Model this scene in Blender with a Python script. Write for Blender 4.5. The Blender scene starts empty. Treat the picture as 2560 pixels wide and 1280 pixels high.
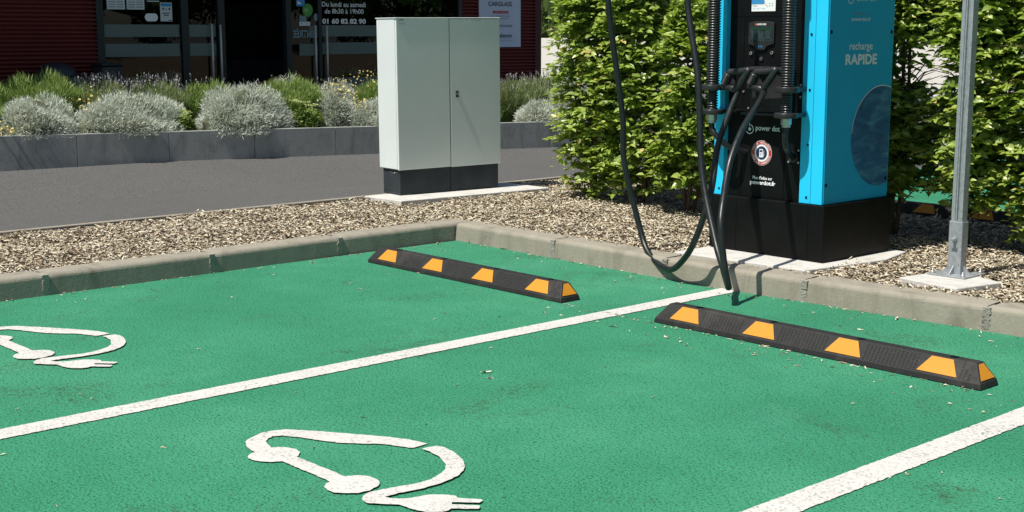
import bpy, bmesh, math, random
import numpy as np
from mathutils import Vector, Matrix
from math import radians as rad, pi, sin, cos
random.seed(7); rng = np.random.default_rng(11)
sc = bpy.context.scene; COL = sc.collection
# ---------------- camera, sky, sun, exposure ----------------
cd = bpy.data.cameras.new('camera'); cam = bpy.data.objects.new('camera', cd); COL.objects.link(cam)
R_ = Vector((0.6650,0.7468,-0.0021)).normalized(); F_ = Vector((-0.7370,0.6558,-0.1634)).normalized()
U_ = R_.cross(F_)*1; R_ = F_.cross(U_)
cam.matrix_world = Matrix(((R_.x,U_.x,-F_.x,7.43033),(R_.y,U_.y,-F_.y,-6.0536),(R_.z,U_.z,-F_.z,1.46687),(0,0,0,1)))
cd.sensor_width = 36; cd.lens = 46.993; cd.clip_start = .05; cd.clip_end = 2000
sc.camera = cam
sc.render.resolution_x = 1024; sc.render.resolution_y = 512
SUN_EL, SUN_DIR = rad(62), Vector((0.06, 1, 0)).normalized()      # horizontal direction shadows fall
w = bpy.data.worlds.new('World'); sc.world = w; w.use_nodes = True
nt = w.node_tree; bg = nt.nodes['Background']; sky = nt.nodes.new('ShaderNodeTexSky')
sky.sky_type = 'NISHITA'; sky.sun_disc = False; sky.sun_elevation = SUN_EL; sky.sun_rotation = rad(180-2)
nt.links.new(sky.outputs[0], bg.inputs[0]); bg.inputs[1].default_value = 0.060
sl = bpy.data.lights.new('sun', 'SUN'); sl.energy = 4.8; sl.angle = rad(.53); sl.color = (1, .955, .88)
so = bpy.data.objects.new('sun', sl); COL.objects.link(so)
sd = Vector((SUN_DIR.x*cos(SUN_EL), SUN_DIR.y*cos(SUN_EL), -sin(SUN_EL)))
so.rotation_euler = sd.to_track_quat('-Z', 'Y').to_euler(); so.location = (0, -5, 12)
sc.view_settings.view_transform = 'Standard'; sc.view_settings.look = 'None'
sc.view_settings.exposure = 0.30; sc.view_settings.gamma = 1; sc.view_settings.use_curve_mapping = False
try: sc.cycles.max_bounces = 8; sc.cycles.transparent_max_bounces = 16
except Exception: pass
# ---------------- helpers ----------------
def tag(o, label=None, cat=None, group=None, kind=None):
    if label: o['label'] = label
    if cat: o['category'] = cat
    if group: o['group'] = group
    if kind: o['kind'] = kind
    return o
def link(name, me, mat=None, parent=None):
    o = bpy.data.objects.new(name, me); COL.objects.link(o)
    if mat is not None and me is not None and not me.materials: me.materials.append(mat)
    if parent is not None: o.parent = parent
    return o
def thing(name, label, cat, loc=(0,0,0), rz=0, group=None):
    o = bpy.data.objects.new(name, None); COL.objects.link(o); o.empty_display_size = .1
    o.location = loc; o.rotation_euler = (0,0,rz)
    return tag(o, label, cat, group)
def mesh_np(name, V, faces, mat=None, parent=None, smooth=False, var=None):
    """faces: list of (k,n) int arrays (n verts each)"""
    me = bpy.data.meshes.new(name)
    V = np.asarray(V, dtype=np.float32)
    me.vertices.add(len(V)); me.vertices.foreach_set('co', V.ravel())
    tot = np.concatenate([f.ravel() for f in faces]).astype(np.int32)
    sizes = np.concatenate([np.full(len(f), f.shape[1]) for f in faces]).astype(np.int32)
    starts = np.concatenate([[0], np.cumsum(sizes)[:-1]]).astype(np.int32)
    me.loops.add(len(tot)); me.loops.foreach_set('vertex_index', tot)
    me.polygons.add(len(sizes)); me.polygons.foreach_set('loop_start', starts); me.polygons.foreach_set('loop_total', sizes)
    if smooth: me.polygons.foreach_set('use_smooth', np.ones(len(sizes), dtype=bool))
    me.update(calc_edges=True)
    if var is not None:
        a = me.attributes.new('var', 'FLOAT', 'POINT'); a.data.foreach_set('value', np.asarray(var, dtype=np.float32))
    me.validate()
    return link(name, me, mat, parent)
class MB:
    def __init__(s): s.bm = bmesh.new()
    def box(s, x0,x1,y0,y1,z0,z1):
        v=[s.bm.verts.new(p) for p in ((x0,y0,z0),(x1,y0,z0),(x1,y1,z0),(x0,y1,z0),(x0,y0,z1),(x1,y0,z1),(x1,y1,z1),(x0,y1,z1))]
        for f in ((0,3,2,1),(4,5,6,7),(0,1,5,4),(1,2,6,5),(2,3,7,6),(3,0,4,7)): s.bm.faces.new([v[i] for i in f])
        return s
    def poly(s, pts, ext=None):
        v=[s.bm.verts.new(p) for p in pts]; f=s.bm.faces.new(v)
        if ext is not None:
            r=bmesh.ops.extrude_face_region(s.bm, geom=[f])
            for e in r['geom']:
                if isinstance(e, bmesh.types.BMVert): e.co += Vector(ext)
        return s
    def tube(s, pts, r, n=12, cap=True):
        pts=[Vector(p) for p in pts]; rr=r if hasattr(r,'__len__') else [r]*len(pts)
        rings=[]; prev=None
        for i,p in enumerate(pts):
            t=(pts[min(i+1,len(pts)-1)]-pts[max(i-1,0)]).normalized()
            if prev is None:
                a=Vector((0,0,1)) if abs(t.z)<.9 else Vector((1,0,0)); u=t.cross(a).normalized()
            else: u=(prev-t*prev.dot(t)).normalized()
            prev=u; v=t.cross(u)
            rings.append([s.bm.verts.new(p+(u*cos(2*pi*k/n)+v*sin(2*pi*k/n))*rr[i]) for k in range(n)])
        for a,b in zip(rings, rings[1:]):
            for k in range(n):
                f=s.bm.faces.new((a[k],a[(k+1)%n],b[(k+1)%n],b[k])); f.smooth=True
        if cap: s.bm.faces.new(rings[0][::-1]); s.bm.faces.new(rings[-1])
        return s
    def cyl(s, p, q, r, n=20): return s.tube([p,q], r, n)
    def build(s, name, mat, parent=None, bevel=0, seg=2, solid=None):
        bmesh.ops.recalc_face_normals(s.bm, faces=s.bm.faces[:])
        me=bpy.data.meshes.new(name); s.bm.to_mesh(me); s.bm.free()
        o=link(name, me, mat, parent)
        if bevel:
            m=o.modifiers.new('bevel','BEVEL'); m.width=bevel; m.segments=seg; m.limit_method='ANGLE'; m.angle_limit=rad(40)
        return o
def catmull(pts, n=8):
    P=[Vector(p) for p in pts]; P=[P[0]*2-P[1]]+P+[P[-1]*2-P[-2]]; out=[]
    for i in range(1,len(P)-2):
        for k in range(n):
            t=k/n; a,b,c,d=P[i-1:i+3]
            out.append(.5*((2*b)+(c-a)*t+(2*a-5*b+4*c-d)*t*t+(3*b-a-3*c+d)*t**3))
    out.append(P[-2]); return out
def copy_tree(o, parent=None):
    c=o.copy(); COL.objects.link(c); c.parent=parent
    for ch in list(o.children): copy_tree(ch, c)
    return c
# ---------------- materials ----------------
class NT:
    def __init__(s, name):
        s.m=bpy.data.materials.new(name); s.m.use_nodes=True; s.t=s.m.node_tree; s.N=s.t.nodes; s.L=s.t.links
        s.b=s.N['Principled BSDF']; s.out=s.N['Material Output']
        s.tc=s.N.new('ShaderNodeTexCoord')
    def n(s, typ, **k):
        x=s.N.new('ShaderNode'+typ)
        for a,v in k.items(): setattr(x,a,v)
        return x
    def l(s,a,b): s.L.new(a,b)
    def noise(s, scale, detail=4, rough=.55, sc3=None, dist=0):
        x=s.n('TexNoise'); x.inputs['Scale'].default_value=scale; x.inputs['Detail'].default_value=detail; x.inputs['Roughness'].default_value=rough; x.inputs['Distortion'].default_value=dist
        if sc3:
            m=s.n('Mapping'); m.inputs['Scale'].default_value=sc3; s.l(s.tc.outputs['Object'],m.inputs[0]); s.l(m.outputs[0],x.inputs['Vector'])
        else: s.l(s.tc.outputs['Object'],x.inputs['Vector'])
        return x.outputs['Fac']
    def ramp(s, fac, stops, interp='LINEAR'):
        r=s.n('ValToRGB'); r.color_ramp.interpolation=interp; e=r.color_ramp.elements
        while len(e)<len(stops): e.new(.5)
        for el,(p,c) in zip(e,stops):
            el.position=p; el.color=(c,c,c,1) if not hasattr(c,'__len__') else tuple(c)+(1,)
        s.l(fac,r.inputs[0]); return r.outputs[0]
    def mix(s, fac, a, b, mode='MIX'):
        m=s.n('MixRGB',blend_type=mode)
        for i,v in ((0,fac),(1,a),(2,b)):
            if hasattr(v,'links') or hasattr(v,'node'): s.l(v,m.inputs[i])
            elif i==0: m.inputs[0].default_value=v
            else: m.inputs[i].default_value=(tuple(v)+(1,)) if hasattr(v,'__len__') else (v,v,v,1)
        return m.outputs[0]
    def math(s, op, a, b=0.):
        m=s.n('Math',operation=op)
        for i,v in ((0,a),(1,b)):
            if hasattr(v,'node'): s.l(v,m.inputs[i])
            else: m.inputs[i].default_value=v
        return m.outputs[0]
    def bump(s, h, dist, strength=1.):
        b=s.n('Bump'); b.inputs['Distance'].default_value=dist; b.inputs['Strength'].default_value=strength; s.l(h,b.inputs['Height']); s.l(b.outputs[0],s.b.inputs['Normal']); return b
    def col(s, c):
        if hasattr(c,'node'): s.l(c,s.b.inputs['Base Color'])
        else: s.b.inputs['Base Color'].default_value=tuple(c)+(1,)
        return s
    def set(s, rough=None, metal=None, spec=None, coat=None):
        if rough is not None: 
            if hasattr(rough,'node'): s.l(rough,s.b.inputs['Roughness'])
            else: s.b.inputs['Roughness'].default_value=rough
        if metal is not None: s.b.inputs['Metallic'].default_value=metal
        if spec is not None: s.b.inputs['Specular IOR Level'].default_value=spec
        if coat is not None: s.b.inputs['Coat Weight'].default_value=coat
        return s
def simple(name, c, rough=.5, metal=0, spec=.5, var=.12, vs=6, bump=0, bs=60):
    t=NT(name); c=np.array(c)
    f=t.noise(vs,5); t.col(t.ramp(f,[(.3,tuple(c*(1-var))),(.7,tuple(np.minimum(c*(1+var),1)))]))
    r=t.noise(vs*2.3,4); t.set(metal=metal,spec=spec); t.set(rough=t.ramp(r,[(.3,max(rough-.08,.03)),(.7,min(rough+.08,1))]))
    if bump: t.bump(t.noise(bs,4),bump)
    return t.m
M={}
def green_asphalt():
    t=NT('green_asphalt')
    big=t.noise(.7,6,.6); med=t.noise(5,5); fine=t.noise(95,3,.7)
    vor=t.n('TexVoronoi'); vor.inputs['Scale'].default_value=85; t.l(t.tc.outputs['Object'],vor.inputs['Vector'])
    c=t.ramp(big,[(.3,(.026,.190,.098)),(.52,(.038,.240,.128)),(.72,(.060,.285,.160))])
    c=t.mix(t.ramp(med,[(.40,0.),(.75,.35)]),c,(.022,.185,.098))
    pits=t.ramp(t.noise(105,2,.6),[(.30,1.),(.42,0.)]); 
    pit2=t.ramp(t.noise(48,3,.6),[(.27,1.),(.35,0.)])
    c=t.mix(t.math('MULTIPLY',t.math('MAXIMUM',pits,pit2),.62),c,(.012,.090,.052))
    lite=t.ramp(t.noise(140,2),[(.58,0.),(.72,.6)]); c=t.mix(lite,c,(.11,.38,.24))
    st=t.math('MULTIPLY',t.ramp(t.noise(1.6,5,.65,dist=.6),[(.57,0.),(.70,.8)]),t.ramp(t.noise(30,4,.7),[(.45,0.),(.62,1.)]))
    c=t.mix(st,c,(.040,.060,.030))
    dust=t.ramp(t.noise(.95,4,.6,sc3=(1.3,.6,1)),[(.60,0.),(.78,.38)]); c=t.mix(dust,c,(.10,.33,.23))
    t.col(c); t.set(rough=.82,spec=.25)
    h=t.math('ADD',t.math('MULTIPLY',fine,.6),t.math('MULTIPLY',vor.outputs['Distance'],.6))
    h=t.math('SUBTRACT',h,t.math('MULTIPLY',t.math('MAXIMUM',pits,pit2),1.1))
    t.bump(h,.0055,.9); return t.m
M['green']=green_asphalt()
def white_paint():
    t=NT('white_road_paint')
    p=t.ramp(t.noise(85,3,.7),[(.38,1.),(.46,0.)]); p2=t.ramp(t.noise(3.,5,.6),[(.35,.25),(.7,1.)])
    c=t.mix(t.noise(7,4),(.50,.485,.45),(.68,.67,.635))
    c=t.mix(t.math('MULTIPLY',p,t.math('ADD',p2,.1)),c,(.20,.21,.18)); t.col(c); t.set(rough=.75,spec=.3)
    t.bump(t.noise(85,3,.7),.004,.8); return t.m
M['paint']=white_paint()
def asphalt():
    t=NT('grey_asphalt')
    c=t.mix(t.noise(.5,5),(.085,.085,.082),(.110,.110,.106))
    c=t.mix(t.ramp(t.noise(70,2),[(.50,0.),(.66,.55)]),c,(.21,.21,.205)); c=t.mix(t.ramp(t.noise(60,3),[(.33,.75),(.48,0.)]),c,(.045,.045,.045))
    t.col(c); t.set(rough=.9,spec=.2); t.bump(t.noise(130,3,.7),.004,.9); return t.m
M['asphalt']=asphalt()
def concrete(name,a,b,dark,sp=.5,bump=.003,streak=False):
    t=NT(name); c=t.mix(t.noise(2.2,6,.6),a,b)
    c=t.mix(t.ramp(t.noise(9,6,.7,dist=.4),[(.5,0.),(.75,sp)]),c,dark)
    c=t.mix(t.ramp(t.noise(90,2),[(.66,0.),(.74,.5)]),c,tuple(min(1,x*1.5) for x in b))
    if streak: c=t.mix(t.ramp(t.noise(5,5,.65,sc3=(1,1,.25),dist=.8),[(.5,0.),(.72,.5)]),c,tuple(x*.6 for x in dark))
    t.col(c); t.set(rough=.88,spec=.25)
    t.bump(t.math('ADD',t.noise(45,5,.7),t.math('MULTIPLY',t.noise(11,4),.6)),bump,.9); return t.m
M['kerb']=concrete('kerb_concrete',(.27,.245,.195),(.34,.315,.255),(.21,.188,.147),.5,.003,True)
M['mortar']=concrete('kerb_mortar',(.30,.28,.24),(.42,.39,.34),(.09,.085,.07),.8,.015)
M['slab']=concrete('pale_slab',(.52,.505,.47),(.62,.61,.57),(.30,.28,.25),.6,.006)
M['planter']=concrete('planter_concrete',(.285,.29,.27),(.39,.395,.365),(.18,.185,.17),.6,.0015,True)
M['wallc']=concrete('white_wall_concrete',(.72,.69,.63),(.80,.77,.71),(.5,.47,.42),.4,.002)
M['soil']=concrete('dark_soil',(.035,.025,.018),(.06,.045,.03),(.015,.01,.008),.8,.02)
M['earth']=concrete('mulch_base',(.10,.07,.045),(.16,.12,.08),(.05,.035,.022),.8,.02)
def attr_mat(name, stops, rough=.7, spec=.2, trans=None, nz=30, thick=.3):
    t=NT(name); a=t.n('Attribute',attribute_name='var')
    c=t.ramp(a.outputs['Fac'],stops); c=t.mix(t.ramp(t.noise(nz,3),[(.35,.0),(.7,.35)]),c,tuple(x*.7 for x in stops[0][1]))
    t.col(c); t.set(rough=rough,spec=spec)
    if trans:
        tr=t.n('BsdfTranslucent'); mx=t.n('MixShader'); mx.inputs[0].default_value=thick
        t.l(t.mix(1.,c,trans,'MULTIPLY'),tr.inputs[0]); t.l(t.b.outputs[0],mx.inputs[1]); t.l(tr.outputs[0],mx.inputs[2]); t.l(mx.outputs[0],t.out.inputs[0])
    return t.m
M['chips']=attr_mat('wood_chips',[(0,(.13,.09,.055)),(.2,(.42,.33,.22)),(.5,(.66,.57,.41)),(1,(.86,.80,.64))],.85,.15,nz=60)
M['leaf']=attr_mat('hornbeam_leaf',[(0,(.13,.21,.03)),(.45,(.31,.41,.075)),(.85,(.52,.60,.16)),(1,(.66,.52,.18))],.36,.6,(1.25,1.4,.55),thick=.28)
M['leaf_dark']=attr_mat('dark_leaf',[(0,(.03,.06,.012)),(.6,(.07,.13,.03)),(1,(.14,.21,.05))],.45,.4,(1.2,1.4,.5),thick=.2)
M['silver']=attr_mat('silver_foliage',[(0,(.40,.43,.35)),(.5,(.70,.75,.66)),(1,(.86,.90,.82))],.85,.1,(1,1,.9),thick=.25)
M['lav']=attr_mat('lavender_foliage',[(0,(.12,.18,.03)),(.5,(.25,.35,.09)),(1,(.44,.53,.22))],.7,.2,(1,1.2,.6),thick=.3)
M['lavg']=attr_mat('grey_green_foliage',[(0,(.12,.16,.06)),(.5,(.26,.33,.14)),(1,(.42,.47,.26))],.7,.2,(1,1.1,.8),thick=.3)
M['spike']=attr_mat('lavender_spike',[(0,(.20,.19,.20)),(.6,(.34,.32,.35)),(1,(.50,.49,.47))],.8,.1)
M['yellow_fl']=attr_mat('yellow_flower',[(0,(.48,.38,.10)),(1,(.74,.66,.32))],.8,.1)
M['white_fl']=attr_mat('white_flower',[(0,(.7,.7,.62)),(1,(.85,.85,.8))],.8,.1)
M['sedum']=attr_mat('sedum_leaf',[(0,(.12,.20,.04)),(.5,(.28,.36,.10)),(1,(.55,.60,.28))],.55,.3,(1.1,1.3,.6),thick=.2)
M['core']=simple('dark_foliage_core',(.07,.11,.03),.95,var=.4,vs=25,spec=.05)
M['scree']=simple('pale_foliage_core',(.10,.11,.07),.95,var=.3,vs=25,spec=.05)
M['bark']=simple('bark',(.13,.10,.075),.9,var=.35,vs=30,bump=.004,bs=40,spec=.1)
def rubber():
    t=NT('black_rubber'); c=t.mix(t.noise(20,4),(.015,.015,.0155),(.026,.025,.025))
    c=t.mix(t.ramp(t.noise(5,6,.7),[(.50,0.),(.78,.6)]),c,(.075,.068,.058)); c=t.mix(t.ramp(t.noise(120,2),[(.66,0.),(.74,.6)]),c,(.12,.11,.10))
    t.col(c); t.set(rough=.66,spec=.35); t.bump(t.noise(220,3),.0012); return t.m
M['rubber']=rubber()
M['cable']=simple('cable_rubber',(.011,.014,.014),.40,var=.2,vs=14,spec=.5)
M['plastic']=simple('black_plastic',(.024,.025,.026),.36,var=.2,vs=9,spec=.5)
M['blackp']=simple('black_powdercoat',(.0035,.0042,.0045),.5,var=.2,vs=4,bump=.0003,bs=500,spec=.22)
M['blackplinth']=simple('black_plinth_coat',(.0038,.0046,.0044),.5,var=.3,vs=5,spec=.17)
M['blue']=simple('blue_powdercoat',(.022,.60,.95),.42,var=.04,vs=3,bump=.0003,bs=500,spec=.4)
M['bluev']=simple('blue_vinyl_panel',(.002,.34,.58),.45,var=.05,vs=2,spec=.4)
M['cabw']=simple('light_grey_powdercoat',(.70,.76,.75),.45,var=.03,vs=2.5,bump=.0003,bs=400,spec=.4)
M['cabd']=simple('anthracite_plinth',(.034,.042,.047),.6,var=.2,vs=7,spec=.25)
M['galv']=None
def galv():
    t=NT('galvanised_steel'); v=t.n('TexVoronoi'); v.inputs['Scale'].default_value=55; t.l(t.tc.outputs['Object'],v.inputs['Vector'])
    c=t.mix(t.noise(6,5),(.30,.335,.36),(.42,.455,.475)); c=t.mix(.25,c,t.ramp(v.outputs['Color'],[(.2,.25),(.8,.55)]))
    t.col(c); t.set(metal=.45,rough=t.ramp(t.noise(14,4),[(.3,.38),(.7,.56)])); return t.m
M['galv']=galv()
M['steel']=simple('brushed_steel',(.55,.55,.54),.45,metal=.2,var=.1)
M['chrome']=simple('cable_gland_metal',(.55,.56,.53),.28,metal=.7,var=.15,vs=30)
M['yellow']=None
def yellow():
    t=NT('yellow_reflective_patch'); c=t.mix(t.noise(220,2),(.50,.19,.008),(.74,.305,.016)); c=t.mix(t.ramp(t.noise(9,4),[(.5,0.),(.8,.5)]),c,(.45,.23,.03))
    t.col(c); t.set(rough=.6); t.bump(t.noise(260,2),.0012,.8); return t.m
M['yellow']=yellow()
M['red']=simple('dark_red_cladding',(.15,.022,.022),.5,var=.12,vs=2,spec=.35)
M['redtrim']=simple('dark_red_trim',(.05,.008,.009),.5,var=.12,spec=.35)
M['frame']=simple('charcoal_frame',(.017,.026,.030),.4,var=.12,spec=.4)
M['interior']=simple('dark_interior',(.012,.012,.013),.9,var=.3,spec=.1)
M['interior2']=simple('interior_furniture',(.06,.06,.062),.7,var=.3,spec=.2)
M['paper']=simple('white_paper',(.62,.66,.67),.7,var=.04,spec=.2)
M['white']=simple('white_print',(.86,.88,.88),.6,var=.03,spec=.3)
M['greyw']=simple('pale_grey_print',(.66,.74,.75),.6,var=.03,spec=.3)
M['dimw']=simple('dim_grey_print',(.20,.30,.34),.6,var=.03,spec=.3)
M['navy']=simple('navy_print',(.02,.03,.10),.6,spec=.3)
M['redp']=simple('red_print',(.45,.03,.03),.6,spec=.3)
M['orange']=simple('orange_print',(.75,.12,.03),.6,spec=.3)
M['greenp']=simple('green_print',(.09,.32,.07),.6,spec=.3)
M['bluep']=simple('blue_print',(.05,.28,.60),.6,spec=.3)
M['ink']=simple('black_ink',(.02,.025,.035),.6,spec=.3)
M['greyink']=simple('grey_ink',(.22,.26,.32),.6,spec=.3)
M['board']=simple('white_sign_board',(.55,.64,.80),.4,var=.03,spec=.4)
M['bin']=simple('dark_bin_plastic',(.03,.035,.04),.5,var=.2)
M['joint']=simple('dark_gap',(.006,.007,.008),.9,spec=.05)
def glass():
    t=NT('window_glass'); tr=t.n('BsdfTransparent'); tr.inputs[0].default_value=(.30,.38,.41,1); g=t.n('BsdfGlossy'); g.inputs['Roughness'].default_value=.01
    fr=t.n('Fresnel'); fr.inputs[0].default_value=1.6; mx=t.n('MixShader'); t.l(fr.outputs[0],mx.inputs[0]); t.l(tr.outputs[0],mx.inputs[1]); t.l(g.outputs[0],mx.inputs[2]); t.l(mx.outputs[0],t.out.inputs[0]); return t.m
M['glass']=glass()
def frost():
    t=NT('frosted_film'); tr=t.n('BsdfTransparent'); tr.inputs[0].default_value=(.8,.85,.85,1); d=t.n('BsdfDiffuse'); d.inputs[0].default_value=(.26,.32,.30,1)
    mx=t.n('MixShader'); mx.inputs[0].default_value=.55; t.l(tr.outputs[0],mx.inputs[1]); t.l(d.outputs[0],mx.inputs[2]); t.l(mx.outputs[0],t.out.inputs[0]); return t.m
M['frost']=frost()
def globe():
    t=NT('planet_print'); n=t.noise(5.5,6,.6,sc3=(1,1,3.2),dist=.6)
    t.col(t.ramp(n,[(.3,(.006,.055,.16)),(.5,(.010,.10,.24)),(.62,(.04,.19,.32)),(.75,(.13,.30,.40))])); t.set(rough=.4); return t.m
M['globe']=globe()
def screen():
    t=NT('charger_screen'); n=t.noise(40,2); t.col(t.ramp(n,[(.4,(.015,.03,.032)),(.6,(.04,.06,.065))])); t.set(rough=.12); return t.m
M['screen']=screen()
# ---------------- foliage and chips generators ----------------
def unit(a): return a/np.maximum(np.linalg.norm(a,axis=1,keepdims=True),1e-9)
def blades(name, root, d, length, width, bend, mat, parent=None, var=None):
    """thin bent blades: 5 verts each"""
    n=len(root); d=unit(d); side=unit(np.cross(d, rng.normal(size=(n,3)))); L=length[:,None]; W=width[:,None]/2
    mid=root+d*L*.5+bend*L*.15; tip=root+d*L+bend*L*.5
    V=np.stack([root-side*W*.8,root+side*W*.8,mid+side*W,mid-side*W,tip],1).reshape(-1,3); i=np.arange(n)[:,None]*5
    var=rng.random(n) if var is None else var
    return mesh_np(name,V,[i+np.array([0,1,2,3]),i+np.array([3,2,4])],mat,parent,False,np.repeat(var,5))
def leaves(name, pos, d, nrm, size, mat, parent=None, var=None, wid=.56, cup=.12):
    """folded, pointed leaves: 8 verts, 6 faces"""
    n=len(pos); d=unit(d); s=unit(np.cross(d,nrm)); u=np.cross(s,d); S=size[:,None]; w=S*wid*.5
    c=S*cup; droop=-u*S*.10
    V=np.stack([pos, pos+d*S*.3+s*w+u*c, pos+d*S*.68+s*w*.78+u*c+droop, pos+d*S+droop*2, pos+d*S*.68-s*w*.78+u*c+droop, pos+d*S*.3-s*w+u*c, pos+d*S*.3, pos+d*S*.68+droop],1).reshape(-1,3)
    i=np.arange(n)[:,None]*8; var=rng.random(n) if var is None else var
    return mesh_np(name,V,[i+np.array([0,6,1]),i+np.array([0,5,6]),i+np.array([2,7,3]),i+np.array([4,3,7]),i+np.array([6,7,2,1]),i+np.array([6,5,4,7])],mat,parent,False,np.repeat(var,8))
def core(name, c, r, mat, parent, rough=.12):
    bm=bmesh.new(); bmesh.ops.create_icosphere(bm, subdivisions=3, radius=1)
    for v in bm.verts:
        k=1+rough*(sin(v.co.x*7+c[0]*3)+cos(v.co.y*6+c[1]*5)+sin(v.co.z*8))/2
        v.co=Vector((c[0]+v.co.x*r[0]*k,c[1]+v.co.y*r[1]*k,c[2]+v.co.z*r[2]*k))
    me=bpy.data.meshes.new(name); bm.to_mesh(me); bm.free(); return link(name,me,mat,parent)
def text(s, o, wdt, hgt, axis, mat, parent, name='lettering', depth=.0015, bold=0, mirror=False):
    """lettering on a wall facing +X (axis 'x') or -Y (axis 'y'); o = lower left corner"""
    cu=bpy.data.curves.new(name,'FONT'); cu.body=s; cu.size=1; cu.resolution_u=3; cu.offset=bold
    tmp=bpy.data.objects.new(name,cu); COL.objects.link(tmp); dg=bpy.context.evaluated_depsgraph_get()
    me=bpy.data.meshes.new_from_object(tmp.evaluated_get(dg)); bpy.data.objects.remove(tmp); bpy.data.curves.remove(cu)
    xs=[v.co.x for v in me.vertices]; ys=[v.co.y for v in me.vertices]; x0,x1,y0,y1=min(xs),max(xs),min(ys),max(ys)
    kx=wdt/(x1-x0); ky=hgt/(y1-y0)
    for v in me.vertices:
        a=(v.co.x-x0)*kx; b=(v.co.y-y0)*ky
        if mirror: a=wdt-a
        v.co = (depth,a,b) if axis=='x' else (a,-depth,b)
    ob=link(name,me,mat,parent); ob.location=o; return ob
def plate(o, w_, h_, axis, mat, parent, name, t=.001):
    m=MB()
    if axis=='x': m.box(0,t,0,w_,0,h_)
    else: m.box(0,w_,-t,0,0,h_)
    ob=m.build(name,mat,parent); ob.location=o; return ob
def disc(o, rx, rz_, axis, mat, parent, name, t=.001, a0=0, a1=2*pi, inner=0, n=40):
    m=MB(); f=lambda a,r:(0,cos(a)*r*rx,sin(a)*r*rz_) if axis=='x' else (cos(a)*r*rx,0,sin(a)*r*rz_)
    ex=(t,0,0) if axis=='x' else (0,-t,0)
    if inner==0 and abs(a1-a0-2*pi)<1e-6: m.poly([f(a0+(a1-a0)*k/n,1) for k in range(n)],ex)
    else:
        for k in range(n):
            p,q=a0+(a1-a0)*k/n,a0+(a1-a0)*(k+1)/n; m.bm.faces.new([m.bm.verts.new(v) for v in (f(p,inner),f(p,1),f(q,1),f(q,inner))])
        bmesh.ops.remove_doubles(m.bm,verts=m.bm.verts[:],dist=1e-6)
        for v in m.bm.verts: v.co+=Vector(ex)
    ob=m.build(name,mat,parent); ob.location=o; return ob
SYM=[[(3.74,-3.179),(3.656,-3.197),(3.575,-3.236),(3.465,-3.306),(3.354,-3.378),(3.285,-3.429),(3.239,-3.467),(3.219,-3.517),(3.22,-3.564),(3.242,-3.615),(3.266,-3.649),(3.293,-3.668),(3.335,-3.686),(3.373,-3.695),(3.398,-3.696),(3.421,-3.695),(3.413,-3.632),(3.38,-3.62),(3.345,-3.61),(3.32,-3.599),(3.295,-3.577),(3.285,-3.547),(3.298,-3.518),(3.364,-3.48),(3.452,-3.443),(3.509,-3.415),(3.575,-3.36),(3.615,-3.315),(3.672,-3.284),(3.734,-3.257),(3.743,-3.244)],[(3.432,-3.742),(3.415,-3.724),(3.408,-3.704),(3.413,-3.689),(3.4,-3.623),(3.417,-3.597),(3.445,-3.578),(3.477,-3.571),(3.512,-3.579),(3.533,-3.593),(3.549,-3.617),(3.56,-3.678),(3.54,-3.714),(3.509,-3.739),(3.478,-3.751),(3.45,-3.75)],[(3.545,-3.682),(3.545,-3.617),(3.843,-3.612),(3.895,-3.63),(3.876,-3.683),(3.835,-3.679)],[(3.884,-3.723),(3.859,-3.699),(3.849,-3.673),(3.85,-3.638),(3.846,-3.605),(3.862,-3.571),(3.896,-3.551),(3.937,-3.55),(3.972,-3.564),(3.999,-3.595),(4.013,-3.635),(4.007,-3.674),(3.985,-3.706),(3.952,-3.73),(3.918,-3.733)],[(3.778,-3.237),(3.779,-3.208),(3.783,-3.176),(3.816,-3.167),(3.871,-3.172),(3.93,-3.19),(3.983,-3.214),(4.028,-3.244),(4.065,-3.281),(4.094,-3.334),(4.11,-3.399),(4.115,-3.458),(4.111,-3.518),(4.098,-3.58),(4.099,-3.61),(4.097,-3.635),(4.119,-3.626),(4.14,-3.611),(4.159,-3.582),(4.166,-3.543),(4.179,-3.509),(4.217,-3.471),(4.243,-3.458),(4.257,-3.468),(4.293,-3.443),(4.322,-3.42),(4.334,-3.425),(4.341,-3.443),(4.307,-3.478),(4.278,-3.505),(4.295,-3.517),(4.331,-3.488),(4.361,-3.462),(4.374,-3.47),(4.38,-3.481),(4.353,-3.516),(4.322,-3.543),(4.332,-3.56),(4.328,-3.587),(4.294,-3.62),(4.268,-3.631),(4.235,-3.639),(4.205,-3.643),(4.184,-3.644),(4.132,-3.691),(4.105,-3.71),(4.079,-3.708),(4.052,-3.693),(4.034,-3.667),(4.026,-3.636),(4.033,-3.597),(4.047,-3.541),(4.06,-3.479),(4.063,-3.426),(4.041,-3.367),(4.014,-3.321),(3.974,-3.286),(3.925,-3.26),(3.874,-3.243),(3.822,-3.236)]]
# ---------------- the setting ----------------
def sheet(name, pts, mat, z=None):
    m=MB(); m.poly([(p[0],p[1],p[2] if len(p)>2 else z) for p in pts]); o=m.build(name,mat); return tag(o,kind='structure')
sheet('ground',[(-300,-300),(300,-300),(300,300),(-300,300)],M['asphalt'],-.03)
KB=[(0,0),(1.05,-.018),(1.55,-.03),(2.6,-.042),(3.07,-.005),(4.13,.055),(6,.17),(9,.35)]      # foot of the right kerb
sheet('parking_bay',[(.03,.05,0),(9,.4,0),(30,.4,0),(30,-30,0),(.03,-30,0)],M['green'])
sheet('road',[(-1.74,-40,.10),(-1.74,40,.10),(-6.04,40,-.2),(-6.04,5.3,.04),(-6.04,-1,.115),(-6.04,-40,.3)][::-1],M['asphalt'])
sheet('forecourt',[(-6.1,-40,.06),(-6.1,40,.02),(-30,40,.02),(-30,-40,.06)],M['asphalt'])
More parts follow.
